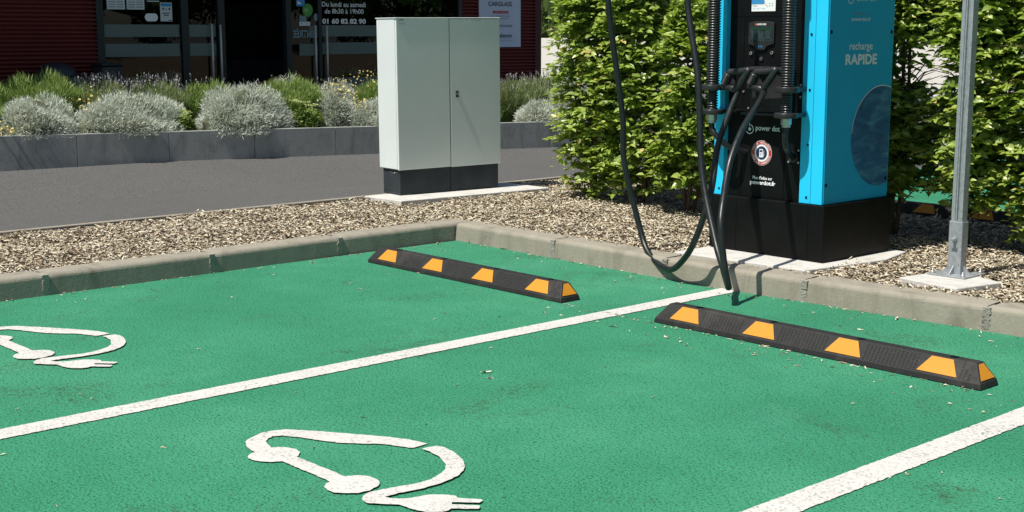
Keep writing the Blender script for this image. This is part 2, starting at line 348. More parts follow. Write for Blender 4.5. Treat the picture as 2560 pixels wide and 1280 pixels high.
sheet('far_parking_bay',[(-.2,2.93,.085),(14,2.93,.085),(14,8.2,.06),(-.2,8.2,.06)],M['green'])
# kerbs: stones with recessed mortar joints
def kerb_profile(d0=.0):        # (outward, z) from the face; outward negative = towards island
    return [(0,-.05),(.004,0),(-.003,.100),(-.006,.110),(-.012,.118),(-.020,.124),(-.032,.1275),(-.165,.130),(-.170,.05),(-.170,-.05)]
def lerp_path(path, t):
    d=0
    for a,b in zip(path,path[1:]):
        L=math.dist(a,b)
        if d+L>=t: k=(t-d)/L; return (a[0]+(b[0]-a[0])*k, a[1]+(b[1]-a[1])*k),((b[0]-a[0])/L,(b[1]-a[1])/L)
        d+=L
    a,b=path[-2:]; L=math.dist(a,b); return b,((b[0]-a[0])/L,(b[1]-a[1])/L)
def kerb_run(path, joints, side, name):
    m=MB(); mo=MB(); r=random.Random(3)
    for a,b in zip(joints,joints[1:]):
        rings=[]; n=max(4,int((b-a)/.06)); dz=r.uniform(-.003,.003)
        for k in range(n+1):
            g=.011 if b-a>.3 else 0
            t=a+g+(b-a-2*g)*k/n; p,tg=lerp_path(path,t); nx,ny=(tg[1]*side,-tg[0]*side)
            e=.004 if k in (0,n) else 0
            rings.append([m.bm.verts.new((p[0]+nx*(o-e*(z>.06)+r.uniform(-.0004,.0004)),p[1]+ny*(o-e*(z>.06)+r.uniform(-.0004,.0004)),z+dz-e*(z>.1)+r.uniform(-.0003,.0003))) for o,z in kerb_profile()])
        for A,B in zip(rings,rings[1:]):
            for i in range(len(A)-1): m.bm.faces.new((A[i],A[i+1],B[i+1],B[i])).smooth=False
        m.bm.faces.new(rings[0]); m.bm.faces.new(rings[-1][::-1])
    for t in joints[1:-1]:
        p,tg=lerp_path(path,t); nx,ny=(tg[1]*side,-tg[0]*side)
        wj=.038
        for q in range(9):
            z0,z1=-.02+q*.0155,-.02+(q+1)*.0155; j=.001+r.random()*.004; c=r.uniform(-.006,.006)
            pr=[(p[0]+tg[0]*s_+nx*o,p[1]+tg[1]*s_+ny*o) for s_,o in ((-wj/2+c,-.1),(wj/2+c,-.1),(wj/2+c,j),(-wj/2+c,j))]
            mo.poly([(x,y,z0) for x,y in pr],(0,0,z1-z0-.0005))
    o=tag(m.build(name,M['kerb']),kind='structure'); 
    mo.build('mortar_joint',M['mortar'],o)
kerb_run(KB,[0.008,1.05,2.06,3.07,4.13,5.2,6.2,7.2,8.2],1,'kerb')
KL=[(0,.168),(.002,0),(.012,-1),(.04,-2),(.05,-3.05),(.06,-4.1),(.06,-12)]
kerb_run(KL,[0,1.17,2.15,3.22,4.25,5.27,6.27,7.27,8.27,9.27,10.2,11.2],-1,'kerb')
m=MB(); m.box(-1.765,-1.715,-14,2.85,-.05,.132); tag(m.build('edge_kerb',M['kerb'],bevel=.006),kind='structure')
m=MB(); m.box(-1.712,12,2.862,2.925,-.05,.104); tag(m.build('far_kerb',M['kerb'],bevel=.01),kind='structure')
# mulch bed: uneven earth sheet inside the kerbs
def inside(x,y):
    ky=np.interp(x,[p[0] for p in KB],[p[1] for p in KB]); kx=np.interp(-y,[0,1,2,3.05,12],[0,.012,.04,.05,.06])
    return (y<2.885)&(x>-1.695)&( ((x<kx-.155)) | ((y>ky+.15)&(x>-.2)) )
def mz(x,y): return .108+.010*np.sin(x*2.1+y*1.3)+.008*np.sin(x*5.3-y*4.1)+.004*np.cos(x*13+y*9)
def bed_mesh(x0,x1,y0,y1,name):
    nx,ny=int((x1-x0)/.05),int((y1-y0)/.05); X,Y=np.meshgrid(np.linspace(x0,x1,nx),np.linspace(y0,y1,ny)); Z=mz(X,Y)-.012
    V=np.stack([X,Y,Z],-1).reshape(-1,3); i=(np.arange(ny-1)[:,None]*nx+np.arange(nx-1)[None,:]).ravel()[:,None]
    tag(mesh_np(name,V,[i+np.array([0,1,nx+1,nx])],M['earth'],smooth=True),kind='structure')
bed_mesh(-1.72,-.10,-9,2.89,'mulch_bed'); bed_mesh(-.10,11,.1,2.89,'mulch_bed')
def chips(name, X, Y, Z, mat, smin=.014, smax=.042, tilt=.35, w=(.16,.38)):
    n=len(X); L=rng.uniform(smin,smax,n)*np.where(rng.random(n)<.06,1.9,1); W=np.minimum(L*rng.uniform(w[0],w[1],n),.017); a=rng.uniform(0,2*pi,n); tl=rng.normal(0,tilt,n); rl=rng.normal(0,.35,n)
    d=np.stack([np.cos(a)*np.cos(tl),np.sin(a)*np.cos(tl),np.sin(tl)],1); s=np.stack([-np.sin(a),np.cos(a),np.sin(rl)],1); s=unit(s); u=unit(np.cross(d,s)); T=rng.uniform(.0015,.005,n)[:,None]
    P=np.stack([X,Y,Z],1)+np.array([0,0,1])*(L*np.abs(np.sin(tl))*.4)[:,None]; L=L[:,None]/2; W=W[:,None]/2; k=rng.uniform(.4,1,n)[:,None]; cv=u*L*rng.uniform(-.25,.15,n)[:,None]
    V=np.stack([P-d*L+cv-s*W*k*.5,P-d*L+cv+s*W*.5,P+s*W,P+d*L+cv+s*W*.4*k,P+d*L+cv-s*W*.5,P-s*W,
                P+u*T-s*W*.5+cv*0,P+u*T+s*W*.5],1).reshape(-1,3); i=np.arange(n)[:,None]*8
    v=rng.random(n); v=np.where(rng.random(n)<.18,v*.25,.2+.8*v)
    return mesh_np(name,V,[i+np.array([0,1,2,7]),i+np.array([0,7,6,5])[::-1],i+np.array([7,2,3]),i+np.array([6,7,3,4]),i+np.array([5,6,4])],mat,None,False,np.repeat(v,8))
N=88000
X=rng.uniform(-1.70,4.9,N*2); Y=rng.uniform(-4.6,2.9,N*2); k=inside(X,Y)&(rng.random(N*2)<np.where((Y>1.9)&(X>0),.5,1.)); X,Y=X[k],Y[k]
o=chips('wood_chip_mulch',X,Y,mz(X,Y)+rng.uniform(-.010,.013,len(X)),M['chips'],.016,.046,.18,(.24,.52)); tag(o,kind='stuff')
# loose chips spilled on the green surface and on the kerb tops
X=[];Y=[];Z=[]
for _ in range(330):
    if random.random()<.55: x=random.uniform(.1,5.2); y=float(np.interp(x,[p[0] for p in KB],[p[1] for p in KB]))-.01-abs(random.gauss(0,.03))-(random.random()<.2)*random.random()*.3
    else: y=-random.uniform(.05,4.2); x=.05+abs(random.gauss(0,.03))+(random.random()<.22)*random.random()*.35
    X.append(x);Y.append(y);Z.append(.004)
for _ in range(170): X.append(random.uniform(2.2,4.9));Y.append(-1.03-abs(random.gauss(0,.02)) if random.random()<.6 else -1.03-random.random()*.3);Z.append(.004)
for _ in range(110): X.append(random.uniform(.2,6));Y.append(random.uniform(-5,-.2));Z.append(.004)
for _ in range(260):
    if random.random()<.5: x=random.uniform(.1,5.2); y=float(np.interp(x,[p[0] for p in KB],[p[1] for p in KB]))+random.uniform(.11,.17)
    else: y=-random.uniform(0,4.2); x=-random.uniform(.10,.16)
    X.append(x);Y.append(y);Z.append(.134)
k=rng.random(len(X))<.8
o=chips('loose_wood_chips',np.array(X)[k],np.array(Y)[k],np.array(Z)[k],M['chips'],.008,.032,.08); tag(o,kind='stuff')
# ---------------- painted lines and symbols ----------------
def stripe(a,b,wd,label,z=.004):
    a,b=Vector(a),Vector(b); d=(b-a).normalized(); s=Vector((-d.y,d.x))*wd/2; m=MB(); n=int((b-a).length/.012); L=[];Rr=[]
    r=random.Random(int(a.x*10))
    for k in range(n+1):
        p=a+(b-a)*k/n; L.append((p.x+s.x*(1+r.uniform(-.035,.035)),p.y+s.y,z)); Rr.append((p.x-s.x*(1+r.uniform(-.055,.055)),p.y-s.y,z))
    m.poly(L+Rr[::-1]); o=m.build('parking_line',M['paint'])
    return tag(o,label,'parking line','white lines between the parking bays')
stripe((2.575,-4.9),(2.575,-.035),.128,'long white painted line ending at the kerb in front of the charger')
stripe((5.00,-5.2),(5.00,-.0),.122,'white painted line crossing the bottom right corner of the photo')
def tess(pts, z, m):
    r=random.Random(len(pts)); q=[]
    for (x0_,y0_),(x1_,y1_) in zip(pts,pts[1:]+pts[:1]):
        k=max(1,int(math.hypot(x1_-x0_,y1_-y0_)/.014))
        for i in range(k): q.append((x0_+(x1_-x0_)*i/k+r.uniform(-.0022,.0022),y0_+(y1_-y0_)*i/k+r.uniform(-.0022,.0022)))
    pts=q
    vs=[m.bm.verts.new((x,y,z)) for x,y in pts]; f=m.bm.faces.new(vs); bmesh.ops.triangulate(m.bm,faces=[f])
def symbol(dx,dy,label):
    m=MB()
    for k,p in enumerate(SYM): tess([(x+dx,y+dy) for x,y in p],.005+.0006*k,m)
    o=m.build('painted_symbol',M['paint']); return tag(o,label,'road symbol','white electric-car symbols painted on the bays')
symbol(0,0,'white painted electric car symbol with plug, bottom centre of the green surface')
symbol(-2.49,-.05,'white painted electric car symbol cut off by the left edge of the photo')
# ---------------- wheel stops ----------------
def wheel_stop():
    root=thing('wheel_stop','x','wheel stop',group='black and yellow rubber wheel stops')
    L=1.83; D=.15; H=.10; lip=.024; ty0,ty1=.060,.116; ex=.058
    P=lambda x,y,z:(x,y,z)
    m=MB(); v=[m.bm.verts.new(p) for p in [(0,0,0),(L,0,0),(L,D,0),(0,D,0),(.006,.004,lip),(L-.006,.004,lip),(L-.006,D-.004,lip),(.006,D-.004,lip),(ex,ty0,H),(L-ex,ty0,H),(L-ex,ty1,H),(ex,ty1,H)]]
    for f in ((0,3,2,1),(0,1,5,4),(1,2,6,5),(2,3,7,6),(3,0,4,7),(4,5,9,8),(5,6,10,9),(6,7,11,10),(7,4,8,11),(8,9,10,11)): m.bm.faces.new([v[i] for i in f])
    m.build('body',M['rubber'],root,bevel=.004)
    # tread studs on the front slope
    a=Vector((0,.004,lip)); b=Vector((0,ty0,H)); sl=(b-a); n=Vector((0,-sl.z,sl.y)).normalized(); t=MB()
    px=[.105,.572,1.048,1.522]
    def slope(x,s,off): p=a+sl*s+n*off; return (x,p.y,p.z)
    for j in range(9):
        s=.10+j*.097
        for i in range(88):
            x=.05+i*.0197
            if x<.02+s*.085+.02 or x>L-.03-s*.085: continue
            if any(q-.01<x<q+.20 for q in px): continue
            h=.0048
            w_=.0062; c=[slope(x-w_,s-.028,-.001),slope(x+w_,s-.028,-.001),slope(x+w_,s+.028,-.001),slope(x-w_,s+.028,-.001)]
            q=[slope(x-w_*.6,s-.018,.0022),slope(x+w_*.6,s-.018,.0022),slope(x+w_*.6,s+.018,.0022),slope(x-w_*.6,s+.018,.0022)]
            vv=[t.bm.verts.new(p) for p in c+q]
            for f in ((4,5,6,7),(0,1,5,4),(1,2,6,5),(2,3,7,6),(3,0,4,7)): t.bm.faces.new([vv[g] for g in f])
    t.build('tread',M['rubber'],root)
    for q in px:
        g=MB(); g.poly([slope(q,.12,.0015),slope(q+.19,.12,.0015),slope(q+.148,.93,.0015),slope(q+.046,.93,.0015)],tuple(n*.0015)); g.build('reflective_patch',M['yellow'],root)
    for s_ in (1,-1):
        x0=L-.006 if s_>0 else .006; x1=L-ex if s_>0 else ex
        A=Vector((x0,0,lip)); B=Vector((x1,0,H)); e=B-A; nn=Vector((e.z*s_,0,abs(e.x))).normalized()
        def es(y0,y1,s): p=A+e*s+nn*.0015; return p
        p=[];
        for yy,s in ((.022,.14),(.130,.14),(.104,.90),(.068,.90)): c=es(0,0,s); p.append((c.x,yy,c.z))
        g=MB(); g.poly(p,tuple(nn*.0015)); g.build('reflective_patch',M['yellow'],root)
    for x in (.235,.70,1.19,1.655):
        h=MB(); h.cyl((x,.089,H-.02),(x,.089,H+.0012),.019,20); h.build('bolt_hole',M['joint'],root)
    return root
ws=wheel_stop(); ws.location=(.368,-1.035,.001)
w2=copy_tree(ws); w2.location=(2.87,-1.02,.001)
w3=copy_tree(ws); w3.location=(1.31,2.985,.087)
ws['label']='black and yellow rubber wheel stop in the bay beside the kerb corner'
w2['label']='black and yellow rubber wheel stop nearest the viewer, in front of charger and post'
w3['label']='black rubber wheel stop half hidden behind the post and the hedge'
# ---------------- concrete slabs ----------------
def slab(pts,z0,z1,label):
    m=MB(); m.poly([(x,y,z0) for x,y in pts],(0,0,z1-z0)); return tag(m.build('concrete_slab',M['slab'],bevel=.006),label,'slab')
slab([(-1.70,.42),(-1.22,.44),(-1.10,1.98),(-1.70,1.98)],.02,.136,'pale concrete slab under the light grey electrical cabinet')
slab([(1.985,.135),(2.93,.19),(3.03,.86),(2.95,1.2),(1.985,1.2)],.02,.137,'pale concrete slab under the black base of the charger')
slab([(3.43,.36),(3.82,.29),(3.89,.63),(3.50,.80)],.02,.143,'pale concrete slab bolted under the galvanised post')
# ---------------- electrical cabinet ----------------
cb=thing('electrical_cabinet','tall light grey two-door electrical cabinet on a dark plinth beside the road','cabinet',(-1.515,.655,.137),-rad(5.4))
cb.rotation_euler=(rad(.35),0,-rad(5.4))
# local: x = outward normal of the doors (+), y = along the doors
W_=1.012; Dp=.27
m=MB(); m.box(-Dp,0,0,W_/2-.002,0,.212).box(-Dp,0,W_/2+.002,W_,0,.212); m.build('plinth',M['cabd'],cb,bevel=.004)
g=MB(); g.box(-Dp+.02,-Dp*.12,-.0025,0,.03,.18); hp=g.build('cover_plate',M['cabd'],cb,bevel=.002)
for y in (.05,W_/2-.05,W_/2+.05,W_-.06):
    for z in (.03,.18):
        g=MB(); g.cyl((0,y,z),(.003,y,z),.005,10); g.build('screw',M['cabd'],cb)
sk=MB(); r_=random.Random(5)
for k in range(9):
    xx,zz=-.115+r_.uniform(-.05,.07),.185+r_.uniform(-.035,.012); q_=r_.uniform(.004,.011)
    sk.poly([(xx+cos(a_)*q_*r_.uniform(.5,1.3),-.0004,zz+sin(a_)*q_*r_.uniform(.5,1)) for a_ in (0,1,2.1,3.2,4.2,5.3)],(0,-.0006,0))
sk.build('paint_chips',M['slab'],hp)
m=MB(); m.box(-Dp-.03,-.012,-.018,W_+.018,.216,1.462); m.build('body',M['cabw'],cb,bevel=.006)
for i,(a,b,dz) in enumerate(((-.018,W_/2-.004,0),(W_/2+.004,W_+.018,-.004))):
    g=MB(); g.box(-.009,.014,a+.002,b,.212+dz,1.462+dz); d=g.build('door',M['cabw'],cb,bevel=.004)
    if i==0:
        p=plate((.0145,.01,1.41),.075,.04,'x',M['greyw'],d,'label_plate'); text('AEK',(.016,.012,1.447),.045,.012,'x',M['ink'],d,bold=.01)
        text('............',(.0162,.014,1.418),.05,.004,'x',M['ink'],d)
    else:
        p=plate((.0145,.70,1.435),.16,.02,'x',M['white'],d,'label_plate'); text('TGBT BORNES VE',(.0162,.72,1.441),.12,.008,'x',M['ink'],d)
        h=MB(); h.box(.014,.022,.562,.590,.80,.856); hd=h.build('handle',M['plastic'],d,bevel=.010); k=MB(); k.cyl((.022,.576,.828),(.026,.576,.828),.008,14); k.build('lock',M['galv'],hd)
m=MB(); m.box(-.011,-.0085,W_/2-.004,W_/2+.004,.22,1.455); m.build('door_gap',M['joint'],cb)
m=MB(); m.box(-Dp-.04,.018,-.024,W_+.024,1.4622,1.470); m.build('roof_lid',M['cabw'],cb,bevel=.003)
# ---------------- charging station ----------------
x0,x1,y0,y1=2.02,2.835,.46,1.13; zb,zt=.478,2.25
ch=thing('charging_station','tall black and blue fast charger with two hanging black cables','charger',(0,0,0))
m=MB(); m.box(2.005,x1+.03,.445,1.145,.142,.475); m.build('plinth',M['blackplinth'],ch,bevel=.004)
m=MB(); m.box(2.215,2.218,.4435,.445,.15,.47).box(2.75,2.753,.4435,.445,.15,.47); m.build('plinth_seam',M['joint'],ch)
m=MB(); m.box(2.098,2.672,y0+.035,y1-.014,zb,zt-.01); m.build('front_panel',M['blackp'],ch)
m=MB(); m.box(2.11,2.672,y0+.033,y0+.0348,1.571,1.574).box(2.205,2.208,y0+.033,y0+.0348,.48,1.571).box(2.53,2.532,y0+.033,y0+.0348,.48,.93); m.build('panel_seam',M['galv'] if 0 else M['joint'],ch)
m=MB(); m.poly([(x0,y0,zb),(2.096,y0,zb),(2.096,y0+.034,zb),(2.096,y1-.012,zb),(x0,y1-.012,zb)],(0,0,zt-zb)); m.build('blue_column',M['blue'],ch)
m=MB(); m.box(2.672,2.751,y0+.001,y1-.012,zb,zt); m.build('blue_column',M['blue'],ch,bevel=.002)
m=MB(); m.box(2.754,x1-.001,y0,y1-.012,zb,zt); m.build('blue_column',M['blue'],ch,bevel=.002)
m=MB(); m.box(x1,x1+.004,y0+.012,y1,zb+.004,zt); sp=m.build('side_panel',M['bluev'],ch)
m=MB(); m.box(x0,x1+.004,y0,y1,zt+.002,zt+.06); m.build('roof',M['blackp'],ch,bevel=.006)
for z in (1.78,1.465,1.145,.825,.515):
    g=MB(); g.cyl((2.725,y0-.003,z),(2.725,y0+.004,z),.007,12); g.build('screw',M['joint'],ch)
g=MB(); g.cyl((2.065,y0-.003,.515),(2.065,y0+.002,.515),.007,12); g.build('screw',M['joint'],ch)
X1=x1+.004
for yy in (y0+.03,y1-.025):
    for z in (1.478,.592):
        g=MB(); g.cyl((X1-.003,yy,z),(X1+.003,yy,z),.010,14); g.build('screw',M['joint'],sp)
# side lettering
text('recharge',(X1,.675,1.36),.235,.060,'x',M['greyw'],sp,bold=.008); text('RAPIDE',(X1,.638,1.288),.322,.062,'x',M['greyw'],sp,bold=.035)
text("Plus d'infos sur",(X1,.705,1.577),.145,.018,'x',M['dimw'],sp); text('powerdot.fr',(X1,.685,1.535),.195,.03,'x',M['greyw'],sp,bold=.01)
text('power dot',(X1,.735,1.648),.19,.036,'x',M['greyw'],sp)
disc((X1,.672,1.672),.033,.033,'x',M['greyw'],sp,'logo_ring',a0=rad(115),a1=rad(425),inner=.86)
disc((X1,.672,1.672),.010,.010,'x',M['greyw'],sp,'logo_dot')
# planet print, cut by the panel edge
m=MB(); pts=[]; cy_,cz_,ry,rz2=1.03,.857,.305,.305; ye=y1-.003
A=[k*2*pi/90 for k in range(90)]; pts=[(X1+.0012,min(cy_+cos(a)*ry,ye),cz_+sin(a)*rz2) for a in A if cy_+cos(a)*ry<ye+.008]
st=[i for i,a in enumerate(A) if cy_+cos(a)*ry<ye+.008]
m.poly(pts); m.build('planet_print',M['globe'],sp)
lim=math.acos((ye-cy_)/ry); disc((X1+.002,cy_,cz_),ry,rz2,'x',M['greyw'],sp,'planet_rim',t=.0004,a0=lim,a1=rad(175),inner=.985,n=50)
# front lettering, sticker, screen  (front plane yf)
yf=y0+.033
def fx(x,y): return x
text('power dot',(2.338,yf,.878),.182,.042,'y',M['white'],ch,bold=.016)
disc((2.292,yf,.893),.030,.030,'y',M['white'],ch,'logo_ring',a0=rad(-150),a1=rad(70),inner=.84); disc((2.292,yf,.893),.010,.010,'y',M['white'],ch,'logo_dot'); plate((2.289,yf,.910),.005,.018,'y',M['white'],ch,'logo_bar')
text("Plus d'infos sur",(2.325,yf,.590),.148,.020,'y',M['white'],ch,bold=.02); text('powerdot.fr',(2.306,yf,.550),.192,.034,'y',M['white'],ch,bold=.035)
st=disc((2.388,yf,.752),.076,.076,'y',M['white'],ch,'sticker'); 
for nm,r_,mt_,t_,inn in (('ring',.074,'redp',.0016,.72),('centre',.041,'navy',.0018,0)): 
    disc((0,0,0),r_,r_,'y',M[mt_],st,'sticker_'+nm,t=t_,inner=inn)
def ring_text(s, R0, a0, a1, up, h=.011):
    n=len(s)
    for i,c_ in enumerate(s):
        if c_==' ': continue
        a=a0+(a1-a0)*(i+.5)/n
        o=text(c_,(0,0,0),.0085,h,'y',M['white'],st,bold=.02,depth=.0022)
        rr=R0-h/2 if up else R0+h/2
        o.rotation_euler=(0,(a-pi/2)*-1 if up else (a+pi/2)*-1,0)
        d=Vector((cos(a),0,sin(a))); tx=Vector((sin(a),0,-cos(a)))*(1 if up else -1)
        o.location=d*rr-tx*.0042
ring_text('AUCUN VERSEMENT',.0635,rad(165),rad(15),True); ring_text('POUR LES CARBURANTS',.0635,rad(-168),rad(-12),False)
pm=MB(); pm.box(-.016,.010,-.0026,-.0018,-.022,.024).box(-.020,.014,-.0026,-.0018,-.026,-.0225).box(.016,.019,-.0026,-.0018,-.018,.014).box(.0102,.0158,-.0026,-.0018,-.018,-.014); pm.build('pump_icon',M['white'],st)
pm=MB(); pm.box(-.012,.006,-.0034,-.0028,.006,.018).box(-.006,-.001,-.0034,-.0028,-.015,.0); pm.build('pump_window',M['navy'],st)
sb=MB(); sb.poly([(2.272,yf,1.41),(2.272,yf,1.533),(2.305,yf,1.541),(2.425,yf,1.541),(2.462,yf,1.533),(2.462,yf,1.41),(2.41,yf,1.395),(2.395,yf,1.372),(2.335,yf,1.372),(2.318,yf,1.395)],(0,-.012,0)); scn=sb.build('screen_housing',M['plastic'],ch,bevel=.003)
ys_=yf-.0125
m=MB(); m.box(2.288,2.450,ys_-.001,ys_,1.420,1.508); m.build('display',M['screen'],scn)
m=MB()
for i in range(3):
    xx=2.297+i*.051
    m.box(xx,xx+.040,ys_-.0018,ys_-.0012,1.438,1.482)
m.build('display_tile',simple('display_tile',(.03,.05,.056),.3),scn)
m=MB(); m.box(2.290,2.448,ys_-.0018,ys_-.0012,1.492,1.506); m.build('display_bar',simple('display_bar',(.012,.05,.025),.3),scn)
text('KEMPOWER',(2.338,ys_,1.519),.068,.011,'y',M['white'],scn,bold=.03); disc((2.328,ys_,1.5245),.006,.006,'y',M['orange'],scn,'screen_logo')
text('(•)',(2.350,ys_,1.385),.030,.016,'y',M['bluep'],scn,bold=.01)
for x,z in ((2.289,1.352),(2.447,1.356)):
    g=MB(); g.cyl((x,yf,z),(x,yf-.010,z),.0095,18); k=g.build('key_lock',M['chrome'],ch); g=MB(); g.cyl((x,yf-.010,z),(x,yf-.0105,z),.005,12); g.build('keyhole',M['joint'],k)
g=MB(); g.cyl((2.366,yf,1.32),(2.366,yf-.006,1.32),.012,24); g.build('button',M['interior2'],ch)
# price sticker at the top of the picture
p=plate((2.282,yf,1.602),.178,.15,'y',M['white'],ch,'notice'); plate((2.282,yf-.0012,1.645),.095,.107,'y',M['bluep'],ch,'notice_image')
text('Assistance',(2.290,yf-.001,1.632),.035,.007,'y',M['ink'],ch); text('+33 1 00  |  infos',(2.290,yf-.001,1.615),.095,.007,'y',M['bluep'],ch)
disc((2.445,yf-.0012,1.69),.075,.075,'y',M['redp'],ch,'notice_arc',a0=rad(150),a1=rad(240),inner=.97,t=.0005)
for x,z in ((2.415,1.645),(2.435,1.645),(2.415,1.632),(2.435,1.632)): plate((x,yf-.0012,z),.006,.006,'y',M['greyink'],ch,'notice_mark')
# cable holster in the middle
m=MB(); m.box(2.335,2.440,yf-.11,yf,1.255,1.275); m.box(2.300,2.56,yf-.055,yf,1.00,1.25); m.build('holster',M['plastic'],ch,bevel=.006)
m=MB(); m.box(2.26,2.62,yf-.085,yf,.985,1.0); m.build('shelf',M['plastic'],ch,bevel=.002)
m=MB(); m.box(2.02,2.24,yf-.10,yf,.998,1.008); m.build('bracket',M['plastic'],ch,bevel=.002)
for x,z in ((2.215,1.12),(2.255,1.02),(2.21,.75),(2.245,.75),(2.64,1.10),(2.64,1.17)):
    g=MB(); g.cyl((x,yf,z),(x,yf-.006,z),.0065,12); g.build('screw',M['chrome'],ch)
# corrugated conduits with flanges
for xc,lab in ((2.100,0),(2.657,1)):
    yc=.335; n=int((2.35-1.17)/.0155); pts=[];rr=[]
    z=1.165
    for k in range(n):
        for dz,r in ((0,.033),(.004,.041),(.0085,.041),(.0125,.033)): pts.append((xc,yc,z+k*.0155+dz)); rr.append(r)
    m=MB(); m.tube(pts,rr,22); cdt=m.build('conduit',M['plastic'],ch)
    n=8; pts=[];rr=[]
    for k in range(n):
        for dz,r in ((0,.026),(.003,.034),(.0085,.034),(.0115,.026)): pts.append((xc,yc,1.013+k*.0155+dz)); rr.append(r)
    m=MB(); m.tube(pts,rr,20); m.build('conduit',M['plastic'],cdt)
    for z0_,z1_ in ((1.131,1.165),(.984,1.014)):
        m=MB(); m.cyl((xc,yc,z0_),(xc,yc,z1_),.071,40); m.build('flange',M['plastic'],cdt,bevel=.004)
        m=MB(); m.box(xc-.045,xc+.045,yc+.05,yf,z0_+.004,z1_-.004); m.build('flange_bracket',M['plastic'],cdt)
    m=MB(); m.cyl((xc,yc,.945),(xc,yc,.990),.032,6); m.cyl((xc,yc,.930),(xc,yc,.945),.026,20); m.build('cable_gland',M['chrome'],cdt,bevel=.002)
    if lab==0: pl=[(xc,yc,.94),(xc+.005,yc-.005,.90),(xc+.04,yc,.85),(xc+.10,yc+.05,.785),(2.235,yf-.02,.755),(2.245,yf+.01,.75)]
    else: pl=[(xc,yc,.94),(xc-.003,yc-.002,.87),(2.645,yc+.03,.80),(2.615,yf-.045,.755),(2.605,yf-.02,.745),(2.603,yf+.01,.745)]
    m=MB(); m.tube(catmull(pl,8),.018,14); m.build('supply_cable',M['cable'],cdt)
    xg=2.235 if lab==0 else 2.603
    if lab: 
        disc((xg,yf-.001,.745),.036,.036,'y',M['plastic'],ch,'gland_ring',t=.008)
        for dx in (-.036,.036):
            for dz in (-.036,.036): g=MB(); g.cyl((xg+dx,yf,.748+dz),(xg+dx,yf-.006,.748+dz),.0065,12); g.build('screw',M['chrome'],ch)
    m=MB(); m.tube([(xc,yc,2.34),(xc,yc-.02,2.45),(xc,yc-.1,2.52),(xc-(.25 if lab==0 else 0),-.05,2.52)],.03,14); m.build('boom_arm',M['plastic'],ch)
# charging cables with their connectors
def connector(P, parent):
    P1,P2,P3,P4=[Vector(p) for p in P]
    m=MB(); m.tube(catmull([P3+Vector((0,0,-.01)),P3,P2+(P3-P2)*.15,P2+Vector((-.008,0,.001)),P2+(P1-P2)*.3,P1+(P2-P1)*.12,P1,P4+(P1-P4)*.6,P4,P4+Vector((.012,0,-.006))],5),[.0205]*46,14)
    c=m.build('connector',M['plastic'],parent)
    g=MB(); n=8; pts=[];rr=[]
    for k in range(n):
        t=.12+.76*k/n
        for dt,r in ((0,.021),(.03,.029),(.06,.029),(.08,.021)): pts.append(P1+(P4-P1)*(t+dt)); rr.append(r)
    g.tube(pts,rr,14); g.build('grip',M['plastic'],c)
    g=MB(); g.tube([P4+Vector((0,0,-.004)),P3+Vector((0,0,-.008)),P3+Vector((.002,.004,-.03))],[.018,.021,.019],12); g.build('collar',M['plastic'],c)
    g=MB(); g.tube([P2+Vector((-.01,0,0)),P2+Vector((-.012,.03,-.006)),P2+Vector((-.012,.08,-.012)),P2+Vector((-.012,.16,-.012))],[.018,.022,.030,.030],16); g.build('plug_head',M['plastic'],c)
    g=MB(); m2=(P1+P2+P3+P4)/4; g.poly([P1+(m2-P1)*.5,P4+(m2-P4)*.25,P3+(m2-P3)*.4],(0,.012,0)); g.build('web',M['plastic'],c)
P_A=[(2.236,.33,1.240),(2.378,.33,1.253),(2.292,.33,1.146),(2.190,.33,1.158)]; P_B=[(x+.199,y,z+.005) for x,y,z in P_A]
CA=[(1.66,-.16,2.52),(1.68,-.15,2.1),(1.655,-.13,1.675),(1.69,-.03,.98),(1.69,-.01,.69),(1.775,.04,.30),(1.895,.005,.13),(2.12,-.07,.068),(2.28,-.13,.14),(2.42,-.17,.30),(2.49,-.13,.57),(2.41,.02,.82),(2.34,.20,1.0),(2.296,.325,1.115),(2.292,.33,1.14)]
CB=[(2.27,-.09,2.52),(2.27,-.10,2.1),(2.27,-.11,1.665),(2.40,-.155,1.21),(2.49,-.21,.70),(2.68,-.31,.335),(2.80,-.385,.205),(2.868,-.415,.105),(2.86,-.43,.18),(2.837,-.43,.28),(2.808,-.42,.443),(2.77,-.36,.56),(2.73,-.26,.77),(2.67,-.08,.94),(2.56,.20,1.075),(2.494,.325,1.125),(2.491,.33,1.145)]
for pts,PP,tx in ((CA,P_A,'charging cable looping widely to the left down to the kerb'),(CB,P_B,'charging cable hanging in a tight loop over the end of the white line')):
    m=MB(); m.tube(catmull(pts,9),.0185,16); c=m.build('charging_cable',M['cable'],ch); c['label']=tx; connector(PP,c)
for o_ in ch.children:
    if o_.name.split('.')[0] in ('lettering','logo_ring','logo_dot','logo_bar','sticker','screen_housing','key_lock','button','notice','notice_image','notice_arc','notice_mark'): o_.location.x-=.024
